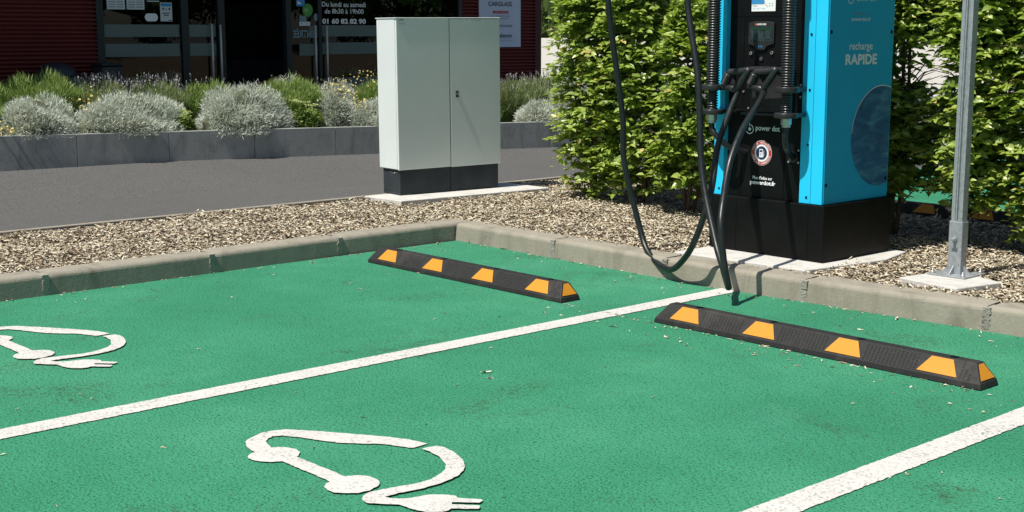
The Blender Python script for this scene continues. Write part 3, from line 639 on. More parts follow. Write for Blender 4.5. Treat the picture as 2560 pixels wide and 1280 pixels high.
# ---------------- galvanised post ----------------
po=thing('galvanised_post','galvanised steel post with a bolted base sleeve in front of the right hedge','post',(3.600,.668,.143)); po.rotation_euler=(0,0,0)
a,b=.041,.034
m=MB(); m.box(-a,a,-b,b,.006,.302); m.build('sleeve',M['galv'],po,bevel=.006)
m=MB(); m.box(-.039,.039,-.032,.032,.302,.304); m.build('sleeve_rim',M['galv'],po)
e=.0335; f=.027
prof=[(-e,-f),(-.012,-f),(-.012,-f+.007),(-.007,-f+.007),(-.007,-f-.004),(.001,-f-.004),(.001,-f+.012),(.010,-f+.012),(.016,-f),(e,-f),(e,f),(-e,f)]
m=MB(); m.poly([(x,y,.05) for x,y in prof],(0,0,3.4)); m.build('pole',M['galv'],po,bevel=.0015)
m=MB(); m.box(-.115,.115,-.115,.115,.001,.009); bp=m.build('base_plate',M['galv'],po,bevel=.002)
for g_ in (((0,-b-.0015),(0,-1)),((a+.0015,0),(1,0)),((-a-.0015,0),(-1,0)),((0,b+.0015),(0,1))):
    (px_,py_),(dx,dy)=g_; m=MB(); tx_,ty_=-dy*.003,dx*.003
    m.poly([(px_+tx_,py_+ty_,.010),(px_+dx*.045+tx_,py_+dy*.045+ty_,.010),(px_+tx_,py_+ty_,.055)],(-2*tx_,-2*ty_,0)); m.build('gusset',M['galv'],bp)
for sx in (-1,1):
    for sy in (-1,1):
        m=MB(); m.cyl((sx*.092,sy*.092,.009),(sx*.092,sy*.092,.022),.013,6).cyl((sx*.092,sy*.092,.022),(sx*.092,sy*.092,.034),.007,12); m.build('anchor_bolt',M['chrome'],bp)
m=MB(); m.cyl((0,-b,.205),(0,-b-.030,.205),.008,12).cyl((0,-b,.205),(0,-b-.010,.205),.015,6); m.build('clamp_bolt',M['galv'],po)
m=MB(); m.box(-.018,.018,-b-.036,-b-.030,.198,.212); m.build('bolt_wing',M['galv'],po,bevel=.002)
# ---------------- hedge plants ----------------
def hornbeam(x, y, rx, ry, H, label, z0=.0, ntw=300, gaps=(), leafsize=(.050,.092), top_r=.75, seed=0):
    global rng
    rng=np.random.default_rng(100+seed)
    root=thing('hedge_plant',label,'hedge plant',(x,y,.10),0,'hornbeam plants forming the hedge')
    ntw=int(ntw*1.55)
    # stems
    m=MB(); r=random.Random(seed)
    for k in range(3):
        ax,ay=r.uniform(-.1,.1),r.uniform(-.06,.06)
        pts=[(ax*.4,ay*.4,-.03)]+[(ax+r.uniform(-.03,.03),ay+r.uniform(-.03,.03),t*H) for t in (.15,.3,.45,.6,.75,.95)]
        m.tube(pts,[.018,.016,.014,.012,.010,.008,.004],8)
    m.build('trunk',M['bark'],root)
    P=[];D=[];Nn=[];S=[];Vv=[];tb=MB()
    for i in range(ntw):
        zz=z0+(H-z0)*rng.random()**.9; k=zz/H; prof_=(.78+.22*np.sin(pi*min(1,k*1.15)))*(1-(1-top_r)*max(0,k-.75)/.25)
        if k<.12: prof_*=.75
        az=rng.uniform(0,2*pi); R0=rng.uniform(0,.35); R1=prof_*rng.uniform(.72,1.12)
        hz=np.array([np.cos(az),np.sin(az),0]); sc_=np.array([rx,ry,1])
        p0=hz*sc_*R0; p1=hz*sc_*R1; p0[2]=zz-.06; p1[2]=zz+rng.uniform(.0,.10); Lx=np.linalg.norm(p1-p0)
        if Lx<.08: continue
        n=int(Lx/.021)+2
        side=np.cross((p1-p0)/Lx,[0,0,1]); side/=np.linalg.norm(side)+1e-9
        tilt=rng.normal(0,.25); hue=rng.normal(0,.12)
        t=np.linspace(.12,1.03,n); pts=p0+(p1-p0)*t[:,None]; pts[:,2]+=.05*np.sin(t*pi)-.05*t*t
        if i%4==0: tb.tube([tuple(p0),tuple((p0+p1)/2+np.array([0,0,.04])),tuple(p1)],[.005,.0035,.0015],4,cap=False)
        sg=np.where(np.arange(n)%2==0,1,-1)[:,None]; d=(p1-p0)/Lx*.62+side*sg*.8+rng.normal(0,.22,(n,3)); d[-1]=(p1-p0)/Lx; d[:,2]-=.15
        nr=np.array([0,0,1.])+side*tilt*.6+hz*.55+rng.normal(0,.28,(n,3))
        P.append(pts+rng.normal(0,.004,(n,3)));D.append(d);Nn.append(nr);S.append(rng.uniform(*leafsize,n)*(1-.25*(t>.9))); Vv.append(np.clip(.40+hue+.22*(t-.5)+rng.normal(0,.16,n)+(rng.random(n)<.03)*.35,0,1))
    P=np.concatenate(P);D=np.concatenate(D);Nn=np.concatenate(Nn);S=np.concatenate(S);Vv=np.concatenate(Vv)
    keep=(.5+.5*np.sin(P[:,0]*11+seed)*np.sin(P[:,2]*9+seed*2)*np.cos(P[:,1]*8)+rng.random(len(P))*.75)>.42
    for gx,gz,grx,grz,pr in gaps: keep&=~((((P[:,0]+x-gx)/grx)**2+((P[:,2]+.1-gz)/grz)**2<1)&(rng.random(len(P))<pr))
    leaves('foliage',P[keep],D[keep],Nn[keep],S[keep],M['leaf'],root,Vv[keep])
    tb.build('branches',M['bark'],root); return root
hornbeam(-.42,1.85,.39,.34,2.3,'tall bright green hornbeam at the left end of the hedge, nearest the cabinet',.02,400,seed=1,gaps=[(-.62,.30,.25,.16,.5),(-.86,1.75,.20,.5,.85)])
hornbeam(.08,1.85,.40,.34,2.3,'tall bright green hornbeam second from the left end of the hedge',.06,380,seed=2,gaps=[(.42,1.75,.16,.3,.9),(.46,.95,.11,.30,.92),(.2,.1,.3,.12,.6)])
hornbeam(.66,1.8,.36,.32,1.60,'shorter bright green hornbeam just left of the charger',.12,330,seed=3,gaps=[(.47,.95,.11,.32,.92),(.75,.2,.35,.12,.9)],top_r=.5)
hornbeam(1.25,1.95,.36,.34,2.2,'hornbeam hidden behind the left side of the charger',.1,200,seed=4)
hornbeam(1.85,1.95,.36,.34,2.2,'hornbeam hidden behind the middle of the charger',.1,200,seed=5)
hornbeam(2.42,1.85,.36,.34,2.3,'shaded hornbeam between the charger and the galvanised post',.28,520,seed=6,gaps=[(2.62,1.25,.23,.16,.95),(2.70,.40,.22,.10,.85),(2.58,.93,.07,.06,.6)])
hornbeam(3.02,1.85,.34,.36,2.3,'leafy hornbeam directly behind the galvanised post',.22,470,seed=7,gaps=[(2.75,.36,.20,.10,.9),(2.74,1.24,.20,.15,.95)])
hornbeam(3.55,1.9,.40,.38,2.3,'dense hornbeam at the right edge of the photo',.04,430,seed=8)
hornbeam(4.2,1.9,.40,.38,2.3,'hornbeam just beyond the right edge of the photo',.04,200,seed=9)
# ---------------- planter ----------------
PA=Vector((-6.285,-.89)); PB=Vector((-5.42,5.18)); pd=(PB-PA).normalized()          # foot of the front wall
def pl(s,off=0): q=PA+pd*s; return q.x+pd.y*0-off*pd.y, q.y+off*pd.x
pw=thing('planter_wall','low grey concrete planter wall of long panels along the far side of the road','planter wall')
seam=[-6,-4.3,-2.6,-.95,.80,1.80,2.80,3.82,4.85,5.9,6.92,8.0,9.0]
# seams at photo panel joints
def wtop(s): return .432-.0155*(s)+.02
def add_panel(a,b):
    m=MB(); pa=[pl(a+.0025),pl(b-.0025),pl(b-.0025,.09),pl(a+.0025,.09)]
    za,zb_=wtop(a),wtop(b); lo=[m.bm.verts.new((x,y,-.15)) for x,y in pa]; hi=[m.bm.verts.new((x,y,z)) for (x,y),z in zip(pa,(za,zb_,zb_,za))]
    m.bm.faces.new(lo[::-1]); m.bm.faces.new(hi)
    for i in range(4): m.bm.faces.new((lo[i],lo[(i+1)%4],hi[(i+1)%4],hi[i]))
    m.build('wall_panel',M['planter'],pw,bevel=.003)
for a,b in zip(seam,seam[1:]): add_panel(a,b)
m=MB(); c=[pl(-6,.088),pl(9,.088),pl(9,1.75),pl(-6,1.75)]; lo=[(x,y,wtop(s_)-.05) for (x,y),s_ in zip(c,(-6,9,9,-6))]; m.poly(lo); m.build('soil',M['soil'],pw)
m=MB(); c=[pl(-6,1.752),pl(9,1.752),pl(9,1.82),pl(-6,1.82)]; m.poly([(x,y,-.1) for x,y in c],(0,0,.55)); m.build('back_panel',M['planter'],pw)
def sproj(Y,off): # s along the wall for a world Y at depth off
    return (Y-PA.y-off*pd.x)/pd.y
# ---- plants in the planter
def mound(name, Yc, ry, rx, zt, off, mat, cmat, n, label, cat, group, flowers=0, fl_c=None, blade=(.035,.06), bw=.0062, overhang=.0, seed=0, curl=.42):
    global rng
    rng=np.random.default_rng(500+seed); s=sproj(Yc,off); x,y=pl(s,off); zb=wtop(s)-.05; h=zt-zb
    root=thing(name,label,cat,(x,y,zb),0,group)
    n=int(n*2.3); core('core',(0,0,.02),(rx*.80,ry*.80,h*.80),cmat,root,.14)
    ph=rng.uniform(0,6.28,6)
    a=rng.uniform(0,2*pi,n); ct=rng.uniform(-.05,1,n); stt=np.sqrt(1-np.clip(ct,0,1)**2)
    d=np.stack([np.cos(a)*stt,np.sin(a)*stt,ct],1)
    lump=1+.10*np.sin(a*3+ph[0]+ct*4)+.07*np.sin(a*7+ph[1])*stt+.06*np.sin(ct*9+a*2+ph[2])
    rad_=np.array([rx,ry,h]); dep=rng.uniform(.80,1.0,n)
    P=d*rad_*(lump*dep)[:,None]; P[:,2]=np.maximum(P[:,2],.015)
    if overhang: k=(P[:,0]>rx*.55); P[k,2]-=overhang*rng.random(k.sum())
    dd=unit(d/rad_)+rng.normal(0,curl,(n,3)); dd[:,2]+=.25
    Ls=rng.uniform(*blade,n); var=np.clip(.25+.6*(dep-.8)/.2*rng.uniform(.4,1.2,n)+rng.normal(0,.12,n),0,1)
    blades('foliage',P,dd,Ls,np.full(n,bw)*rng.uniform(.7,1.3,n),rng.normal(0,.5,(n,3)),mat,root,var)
    if flowers:
        cs=fl_c; n=flowers; i=rng.integers(0,len(cs),n); C=np.array(cs,float)[i]
        P=np.stack([C[:,0]*rx+rng.normal(0,.05,n),C[:,1]*ry+rng.normal(0,.08,n),C[:,2]*h+rng.normal(0,.045,n)],1)
        leaves('flowers',P,rng.normal(size=(n,3)),np.array([0.3,0,1.])+rng.normal(0,.5,(n,3)),rng.uniform(.018,.034,n),M['yellow_fl'],root,wid=.9)
    return root
G='silver-grey mounded plants in the planter'
mound('santolina',-.38,.52,.36,.80,.36,M['silver'],M['scree'],5200,'silver mounded plant with some yellow flowers at the left end of the planter','plant',G,45,[(.8,-.8,.25),(.6,-.75,.3)],seed=1)
mound('santolina',.62,.70,.40,.80,.38,M['silver'],M['scree'],7000,'wide silver mounded plant second from the left in the planter','plant',G,70,[(.1,-.75,.9),(-.1,-.5,1.0)],seed=2)
mound('santolina',1.94,.60,.42,.865,.36,M['silver'],M['scree'],7000,'large round silver plant spilling over the middle of the planter wall','plant',G,overhang=.02,seed=3)
mound('santolina',3.20,.34,.30,.86,.50,M['silver'],M['scree'],3600,'silver plant with yellow flower heads behind the sedum, left of the cabinet','plant',G,190,[(.2,-.2,.95),(.5,-.05,.85),(.7,.6,.62),(.2,.2,1.)],seed=4)
mound('santolina',3.62,.36,.30,.66,.30,M['silver'],M['scree'],3400,'low silver plant touching the left edge of the cabinet in the photo','plant',G,20,[(.3,-.7,.9)],seed=5)
mound('santolina',5.98,.26,.26,.58,.28,M['silver'],M['scree'],2200,'small low silver plant just right of the cabinet','plant',G,seed=6)
mound('santolina',6.66,.50,.38,.84,.40,M['silver'],M['scree'],5200,'round silver plant between the cabinet and the hedge','plant',G,seed=7)
mound('santolina',-1.55,.60,.38,.78,.40,M['silver'],M['scree'],4200,'silver plant beyond the left edge of the photo','plant',G,seed=8)
mound('santolina',2.85,.30,.22,.92,.95,M['silver'],M['scree'],2200,'pale silver plant behind the rounded green shrub near the shop door','plant',G,seed=9)
def grassy(Yc, ry, rx, zt, off, n, mat, label, spikes=0, yellow=0, seed=0, sp_h=.16):
    n=int(n*3.6); ry*=1.12; zt+=.02
    global rng
    rng=np.random.default_rng(700+seed); s=sproj(Yc,off); x,y=pl(s,off); zb=wtop(s)-.05; h=zt-zb
    root=thing('lavender_plant',label,'lavender',(x,y,zb),0,'green lavender clumps in the planter')
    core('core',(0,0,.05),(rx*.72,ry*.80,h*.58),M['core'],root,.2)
    a=rng.uniform(0,2*pi,n); q=np.sqrt(rng.random(n)); bx,by=np.cos(a)*q,np.sin(a)*q
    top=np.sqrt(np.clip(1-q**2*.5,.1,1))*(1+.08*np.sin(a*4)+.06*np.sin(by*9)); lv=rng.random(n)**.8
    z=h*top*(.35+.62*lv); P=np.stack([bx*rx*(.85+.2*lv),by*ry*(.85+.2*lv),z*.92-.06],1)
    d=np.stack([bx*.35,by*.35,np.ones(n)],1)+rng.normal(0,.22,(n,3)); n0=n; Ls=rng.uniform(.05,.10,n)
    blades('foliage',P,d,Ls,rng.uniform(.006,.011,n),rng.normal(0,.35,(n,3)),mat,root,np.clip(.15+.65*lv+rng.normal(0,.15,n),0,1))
    if spikes:
        m_=spikes; a=rng.uniform(0,2*pi,m_); q=np.sqrt(rng.random(m_)); bx,by=np.cos(a)*q,np.sin(a)*q; z=h*np.sqrt(np.clip(1-q**2*.75,.1,1))
        P=np.stack([bx*rx,by*ry,z*.8],1); d=np.stack([bx*.3,by*.3,np.ones(m_)],1)+rng.normal(0,.13,(m_,3)); L=rng.uniform(.08,.08+sp_h*.8,m_)
        blades('stalks',P,d,L,np.full(m_,.005),np.zeros((m_,3)),mat,root)
        tp=P+unit(d)*L[:,None]*.8
        k=4; PP=np.repeat(tp,k,0)+np.repeat(unit(d),k,0)*np.tile(np.linspace(-.01,.035,k),m_)[:,None]
        blades('flower_spikes',PP,np.repeat(d,k,0)+rng.normal(0,.35,(m_*k,3)),np.full(m_*k,.024),np.full(m_*k,.013),np.zeros((m_*k,3)),M['spike'],root)
    if yellow:
        n=yellow; P=np.stack([rng.uniform(-.8,.9,n)*rx,rng.uniform(-.9,.9,n)*ry,h*rng.uniform(.8,1.08,n)],1)
        leaves('flowers',P,rng.normal(size=(n,3)),np.array([.3,0,1.])+rng.normal(0,.5,(n,3)),rng.uniform(.018,.032,n),M['yellow_fl'],root,wid=.9)
    return root
grassy(-.75,.42,.35,1.10,.95,2600,M['lav'],'bushy green lavender clump at the far left edge of the planter',seed=1)
grassy(-.05,.46,.38,1.12,.95,3400,M['lav'],'tallest green clump in the planter, in front of the dark red cladding',seed=2)
grassy(.62,.40,.36,.98,1.0,2800,M['lavg'],'lavender clump with grey-purple spikes below the left shop window',230,seed=3)
grassy(1.25,.40,.36,.96,1.0,2800,M['lavg'],'lavender clump with fading spikes in front of the left window and door frame',200,seed=4)
grassy(1.85,.42,.36,.95,.95,2800,M['lav'],'green clump behind the large round silver plant',22,seed=5)
grassy(2.75,.46,.38,.99,.75,3400,M['lav'],'rounded deep green clump in front of the shop doorway',8,seed=6)
grassy(3.45,.38,.32,.84,1.15,1800,M['lavg'],'low clump with dry spikes behind the yellow-flowered silver plant',44,seed=7)
grassy(4.05,.32,.36,.95,.85,2400,M['lav'],'green clump dotted with yellow flowers partly hidden behind the cabinet',0,120,seed=8)
grassy(4.9,.45,.36,.9,.85,1500,M['lav'],'green clump hidden behind the cabinet',11,seed=9)
grassy(6.15,.42,.36,.92,.85,2600,M['lavg'],'lavender clump with purple spikes just right of the cabinet',82,seed=10)
grassy(6.85,.45,.36,.96,1.0,2600,M['lavg'],'lavender clump with purple spikes behind the round silver plant by the hedge',93,seed=11)
grassy(-.95,.34,.30,.86,.50,2200,M['lav'],'low green clump at the far left end of the planter in front',seed=13)
grassy(-1.6,.5,.36,1.05,.95,1600,M['lav'],'green clump beyond the left edge of the photo',seed=12)
for (Yc,lab,sd,cx_) in ((2.68,'yellow-green sedum with flat flower heads between two silver plants',1,0),(1.20,'small yellow-green sedum peeking out between the silver mounds',2,0)):
    rng=np.random.default_rng(900+sd); s=sproj(Yc,.30); x,y=pl(s,.30); zb=wtop(s)-.05; h=.34 if sd==1 else .24; rr=.22 if sd==1 else .13
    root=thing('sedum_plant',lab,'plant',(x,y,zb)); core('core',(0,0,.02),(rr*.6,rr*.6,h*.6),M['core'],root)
    n=650; a=rng.uniform(0,2*pi,n); q=np.sqrt(rng.random(n)); P=np.stack([np.cos(a)*q*rr,np.sin(a)*q*rr,h*np.sqrt(1-q*q*.8)*rng.uniform(.3,.85,n)],1)
    leaves('foliage',P,np.stack([np.cos(a),np.sin(a),.4*np.ones(n)],1)+rng.normal(0,.3,(n,3)),np.array([0,0,1.])+rng.normal(0,.3,(n,3)),rng.uniform(.03,.05,n),M['sedum'],root,np.clip(rng.normal(.35,.15,n),0,1),wid=.7)
    k=13 if sd==1 else 5; a=rng.uniform(0,2*pi,k); q=np.sqrt(rng.random(k)); C=np.stack([np.cos(a)*q*rr,np.sin(a)*q*rr,h*(.75+.35*rng.random(k))],1); n=k*45; i=np.repeat(np.arange(k),45)
    P=C[i]+np.stack([rng.normal(0,.018,n),rng.normal(0,.018,n),rng.normal(0,.006,n)],1)
    leaves('flower_heads',P,rng.normal(size=(n,3)),np.array([0,0,1.])+rng.normal(0,.4,(n,3)),rng.uniform(.012,.02,n),M['sedum'],root,rng.uniform(.7,1,n),wid=1.)
# ---------------- shop building (faces +X, front plane at XF) ----------------
XF=-8.2; sh=thing('shop_building','dark red corrugated shop front with charcoal glazed entrance behind the planter','building',(XF,0,0))
def corr(y0_,y1_,z0_,z1_,pitch=.050,name='cladding'):
    zs=[];xs=[]; z=z0_
    while z<z1_:
        for dz,x in ((0,-.02),(.40,-.02),(.44,.028),(.66,.034),(.88,.028),(.98,-.02)): zs.append(z+dz*pitch); xs.append(x)
        z+=pitch
    n=len(zs); V=np.array([[x,y,z] for y in (y0_,y1_) for x,z in zip(xs,zs)]); i=np.arange(n-1)[:,None]
    return mesh_np(name,V,[np.concatenate([i,i+n,i+n+1,i+1],1)],M['red'],sh)
corr(-14,1.105,.02,3.2); corr(6.85,8.32,.02,3.2)
m=MB(); m.box(-.12,-.024,-14,1.105,0,3.3).box(-.12,-.024,6.85,8.33,0,3.3); m.build('backing_wall',M['redtrim'],sh)
m=MB(); m.box(-.2,.03,8.325,8.455,0,3.4); m.build('corner_trim',M['redtrim'],sh,bevel=.004)
m=MB(); m.box(-6,-.125,8.33,8.45,0,3.3); m.build('side_wall',M['redtrim'],sh)
m=MB(); m.box(-6,-5.9,-14,8.32,0,3.3); m.build('rear_wall',M['interior'],sh)
m=MB(); m.box(-5.88,-.13,-14,8.3,.02,.05); m.build('interior_floor',M['interior'],sh)
m=MB(); m.box(-6.0,1.05,-14,8.46,3.42,3.6); m.build('roof_slab',M['frame'],sh)
m=MB(); m.box(-.1,.05,1.11,6.84,2.75,3.4); m.build('fascia',M['redtrim'],sh)
# frames
fr=[(1.110,1.20),(2.245,2.34),(2.765,2.86),(3.785,3.87),(4.30,4.355),(6.78,6.845)]
for i,(a,b) in enumerate(fr):
    m=MB(); m.box(-.06,.03,a,b,.0,2.75); m.build('mullion',M['frame'],sh,bevel=.003)
m=MB(); m.box(-.058,.028,1.2,2.245,.0,.12).box(-.058,.028,4.355,6.78,.0,.12); m.build('sill_rail',M['frame'],sh)
def pane(name,a,b,strips=True,x=0.,lab=None):
    m=MB(); m.box(x-.008,x,a,b,.12,2.75); p=m.build(name,M['glass'],sh)
    if lab: p['label']=lab
    if strips:
        for za,zb2 in ((1.448,1.600),(1.206,1.364)) + (((.70,.88),) if a>4 else ()):
            q=MB(); q.box(x+.002,x+.0035,a+.015,b-.03,za,zb2); q.build('safety_strip',M['frost'],p)
    return p
wl=pane('window',1.20,2.245,lab='left window with posters'); 
dl=pane('sliding_door',2.34,2.765,lab='left door leaf'); dr=pane('sliding_door',3.87,4.30,strips=False,lab='right door leaf'); wr=pane('window',4.355,6.78,lab='right window with opening hours')
for za,zb2 in ((1.43,1.59),): 
    q=MB(); q.box(.002,.0035,4.16,4.295,za,zb2); q.build('safety_strip',M['frost'],dr)
q=MB(); q.box(.002,.0035,4.0,4.295,1.19,1.35); q.build('safety_strip',M['frost'],dr)
for pnt,yy,za,zb2 in ((dl,2.655,.72,1.612),(dl,2.78,.72,1.60),(dr,4.235,.72,1.60),(dr,4.42,.72,1.59)):  # second bar of each leaf models the handle's reflection as solid steel
    m=MB(); m.tube([(.05,yy,za),(.05,yy,zb2)],.014,12).cyl((.0,yy,zb2-.05),(.05,yy,zb2-.05),.008,8).cyl((.0,yy,za+.05),(.05,yy,za+.05),.008,8); m.build('door_handle_and_reflection',M['steel'],pnt)
text('ENTRÉE',(.003,3.90,1.432),.345,.125,'x',M['dimw'],dr,bold=.03,mirror=True)
text('Du lundi au samedi',(.004,4.378,1.850),.730,.066,'x',M['white'],wr,bold=.008); text('de 8h30 à 19h00',(.004,4.42,1.757),.652,.066,'x',M['white'],wr,bold=.008); text('01 60 82 82 90',(.004,4.378,1.617),.73,.074,'x',M['white'],wr,bold=.04)
# interior bits seen through the glass
m=MB(); m.box(-3.0,-2.4,2.5,5.6,.05,1.1); m.build('reception_counter',M['interior2'],sh,bevel=.02)
m=MB(); m.box(-4.9,-4.6,.2,8,.05,2.0); m.build('shelving',M['interior2'],sh)
m=MB(); m.box(-4.58,-4.56,2.9,3.9,1.48,1.5).box(-4.58,-4.56,2.9,3.9,1.2,1.215).box(-2.38,-2.36,3.0,3.5,.9,.92); m.build('shelf_edge',M['greyw'],sh)
m=MB(); m.tube([(-.6,2.58,.05),(-.6,2.58,.55),(-.6,2.58,.9),(-.6,2.58,1.08),(-.6,2.58,1.15)],[.20,.21,.20,.15,.02],20); m.build('armchair',M['bin'],sh)
# posters stuck on the glass (each a thing)
def poster(name,y,z,w_,h_,mat,label,cat='poster',x=XF+.006):
    m=MB(); m.box(0,.001,0,w_,0,h_); o=m.build(name,mat); o.location=(x,y,z); return tag(o,label,cat)
for y,lab in ((1.262,'white printed sheet on the left window, nearer the red cladding'),(1.520,'white printed sheet on the left window, second from the red cladding')):
    p=poster('poster',y,1.782,.235,.30,M['paper'],lab)
    for k in range(9): plate((.0012,.02,.025+k*.030),.09,.010,'x',M['greyink'],p,'text_block'); plate((.0012,.125,.025+k*.030),.09,.010,'x',M['greyink'],p,'text_block')
p=poster('poster',1.79,1.880,.165,.22,M['greenp'] if 0 else simple('teal_print',(.02,.10,.11),.6),'small dark teal notice at the top of the left window'); plate((.0012,.0,.0),.165,.012,'x',M['paper'],p,'border')
p=poster('poster',1.965,1.640,.162,.232,M['paper'],'white notice with blue heading and pictograms, lowest on the left window')
plate((.0012,.008,.185),.146,.038,'x',M['bluep'],p,'heading'); 
for k,(yy,zz,ww,hh) in enumerate(((.03,.14,.022,.028),(.075,.14,.012,.02),(.115,.14,.022,.028),(.03,.095,.10,.012),(.045,.07,.07,.012),(.11,.008,.045,.010))): plate((.0012,yy,zz),ww,hh,'x',M['ink'],p,'pictogram')
m=MB(); m.poly([(0,.088*cos(a),.048*(1 if abs(sin(a))>.75 else abs(sin(a))/.75)*(1 if sin(a)>0 else -1)) for a in [k*2*pi/32 for k in range(32)]],(.001,0,0)); o=m.build('sticker',M['white']); o.location=(XF+.006,1.842,1.688); tag(o,'white oval sticker on the left window','sticker')
p=poster('sticker',3.965,1.850,.135,.20,M['bluep'],'blue square sticker on the right door leaf','sticker'); m=MB(); m.poly([(.0015,.01,.03),(.0015,.09,.03),(.0015,.03,.075)]); m.build('swoosh',M['white'],p)
o=disc((XF+.006,4.145,1.802),.082,.086,'x',M['greenp'],None,'sticker'); tag(o,'round green sticker on the right door leaf','sticker'); text('CB',(.001,-.05,-.02),.05,.04,'x',M['paper'],o)
p=poster('sticker',4.01,1.648,.105,.075,M['dimw'],'small grey-green square sticker under the round green one','sticker')
p=poster('sticker',4.005,1.592,.170,.052,M['white'],'white rectangular sticker with a blue dot on the right door leaf','sticker',XF+.0075); disc((.001,.03,.026),.014,.014,'x',M['bluep'],p,'dot'); 
for k in range(3): plate((.0012,.055,.012+k*.012),.10,.004,'x',M['greyink'],p,'text_line')
o=disc((XF+.006,4.272,1.705),.035,.052,'x',M['dimw'],None,'sticker'); tag(o,'pale round sticker at the edge of the right door leaf','sticker')
# sign board
sg=thing('sign_board','white wall sign listing company names on the red cladding right of the cabinet','sign',(XF+.022,7.168,1.278))
m=MB(); m.box(0,.02,0,.84,0,1.2); m.build('board',M['board'],sg,bevel=.002)
xo=.0202
text('CARGLASS',(xo,.178,.617),.478,.066,'x',M['ink'],sg,bold=.02); 
p=plate((xo,.27,.505),.315,.042,'x',M['redp'],sg,'red_bar'); text('EXPERT VITRAGE',(.0012,.02,.010),.275,.02,'x',M['paper'],p)
text('ICI',(xo,.235,.42),.065,.058,'x',M['greyink'],sg); text('PARE-BRISE ET VITRAGE',(xo,.32,.455),.30,.024,'x',M['greyink'],sg); text('DE TOUTES MARQUES',(xo,.32,.418),.26,.024,'x',M['greyink'],sg)
text('CARROSSERIE',(xo,.335,.302),.33,.036,'x',M['ink'],sg); text('Cameleon',(xo,.13,.145),.525,.062,'x',M['ink'],sg,bold=.02)
plate((xo,.15,.125),.50,.003,'x',M['greyink'],sg,'rule'); text('Carrosserie Express',(xo,.22,.085),.43,.026,'x',M['greyink'],sg)
for k,(a_,b_,mt_) in enumerate(((.28,.40,'greenp'),(.36,.46,'orange'),(.44,.54,'redp'))):
    m=MB(); m.poly([(xo,a_,.715),(xo,b_-.02,.715),(xo,b_,.78),(xo,a_+.03,.80)],(.001+.0004*k,0,0)); m.build('emblem_stripe',M[mt_],sg)
# dark objects on the forecourt in front of the cladding
m=MB(); m.tube([(0,0,0),(0,0,.5),(0,0,.98),(0,0,1.06),(0,0,1.10)],[.20,.22,.22,.17,.03],24); bn=thing('litter_bin','dark rounded bin in front of the red cladding behind the green plants','bin',(-8.0,.62,.06)); bn.location=(-7.98,.50,.06); m.build('body',M['bin'],bn); m=MB(); m.cyl((0,0,.93),(0,0,.955),.228,24); m.build('rim',M['frame'],bn)
bx=thing('storage_box','dark box standing against the left window frame','box',(-7.98,1.13,.06)); m=MB(); m.box(-.14,.14,-.13,.13,0,1.04); m.build('body',M['bin'],bx,bevel=.02); m=MB(); m.box(-.15,.15,-.14,.14,1.042,1.08); m.build('lid',M['frame'],bx,bevel=.012)
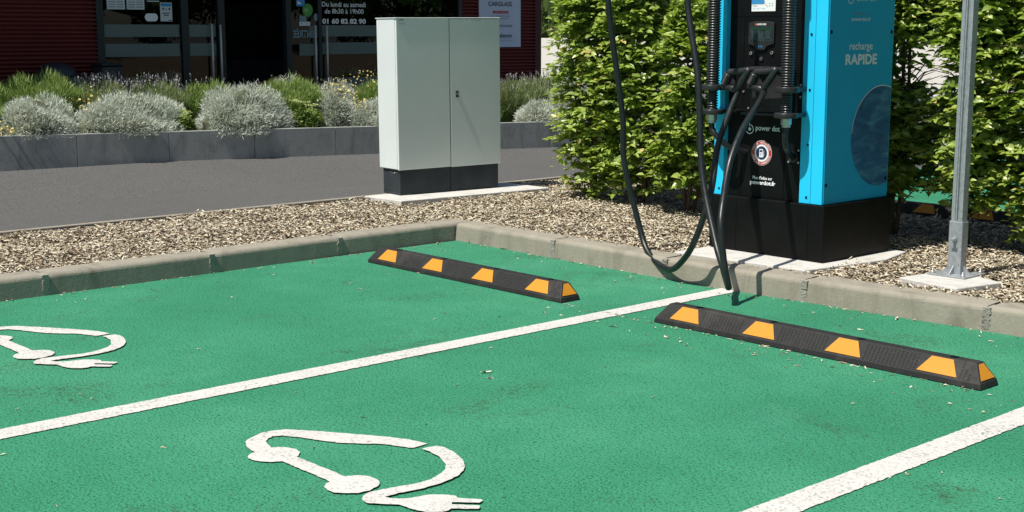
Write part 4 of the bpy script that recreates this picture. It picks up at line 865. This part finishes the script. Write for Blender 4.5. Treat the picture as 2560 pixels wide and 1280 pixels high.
# ---------------- white retaining wall and shrubs behind ----------------
wl_=thing('white_wall','long white concrete wall behind the shop and the hedge','wall',(-26,22,0))
for k in range(14):
    a=k*2.6; m=MB(); m.box(a+.006,a+2.594,0,.2,0,1.36); m.build('wall_panel',M['wallc'],wl_,bevel=.006)
m=MB(); m.box(0,36,.02,.18,0,1.35); m.build('joint_filler',M['greyink'],wl_)
def cloud(name, loc, r, n, mat, label, cat, group, seed, white=0, ls=(.06,.11), trunk=None):
    global rng
    rng=np.random.default_rng(seed); root=thing(name,label,cat,loc,0,group); r=np.array(r)
    nb=26; C=unit(rng.normal(size=(nb,3)))*r*rng.uniform(.3,.85,(nb,1)); br=rng.uniform(.28,.45,nb)*r.min()
    i=rng.integers(0,nb,n); d=unit(rng.normal(size=(n,3))); P=C[i]+d*(br[i]*rng.uniform(.65,1.1,n))[:,None]
    P[:,2]+=r[2]+(trunk or 0)*.75
    leaves('crown',P,d+rng.normal(0,.6,(n,3))-np.array([0,0,.4]),d+np.array([0,0,.7])+rng.normal(0,.4,(n,3)),rng.uniform(*ls,n),mat,root)
    if white:
        i=rng.integers(0,nb,white); d=unit(rng.normal(size=(white,3))+np.array([.6,-.6,.3])); W=C[i]+d*(br[i]*1.1)[:,None]; W[:,2]+=r[2]; k=7
        W=np.repeat(W,k,0)+rng.normal(0,.03,(white*k,3)); leaves('flowers',W,rng.normal(size=W.shape),rng.normal(size=W.shape)+np.array([.5,-.3,.8]),rng.uniform(.05,.09,len(W)),M['white_fl'],root,wid=1.)
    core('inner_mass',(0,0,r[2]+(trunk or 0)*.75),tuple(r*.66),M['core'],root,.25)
    m=MB(); m.tube([(0,0,-.1),(.05,.02,(trunk or .5)),(0,0,r[2]+(trunk or 0)*.8)],[.12,.09,.04],8); m.build('trunk',M['bark'],root); return root
for k,(xx,wf,lab) in enumerate(((-24,0,'dark shrub over the wall hidden by the shop'),(-20.2,70,'dark leafy shrub with white flowers just right of the shop corner'),(-17.0,50,'dark shrub with white flowers behind the left end of the hedge'),(-13.8,20,'dark shrub rising over the wall behind the dip in the left hedge'),(-10.6,0,'dark shrub over the wall behind the charger'),(-7.4,0,'dark shrub over the wall left of the galvanised post'),(-4.2,0,'dark shrub over the wall behind the right part of the hedge'))):
    cloud('flowering_shrub' if wf else 'shrub',(xx,24.6,0),(2.1,1.6,2.2),6500,M['leaf_dark'],lab,'shrub','shrubs behind the white wall',40+k,wf,ls=(.08,.14))
# mulch bank and trees across the way (they show in the shop glass)
m=MB(); m.poly([(9,6,0),(13.0,6,.95),(13.6,6,1.12),(17,6,1.2),(17,6,-.1),(9,6,-.1)],(0,26,0)); tag(m.build('earth_bank',M['earth']),kind='structure')
for k in range(8):
    cloud('tree',(13.8+random.uniform(-.4,.6),7+k*3.3,.75),(1.8,2.2,2.3),5200,M['leaf_dark'],'broad dark tree on the earth bank outside the photo, reflected in the shop glass','tree','trees on the earth bank outside the photo',80+k,ls=(.12,.2),trunk=.2)
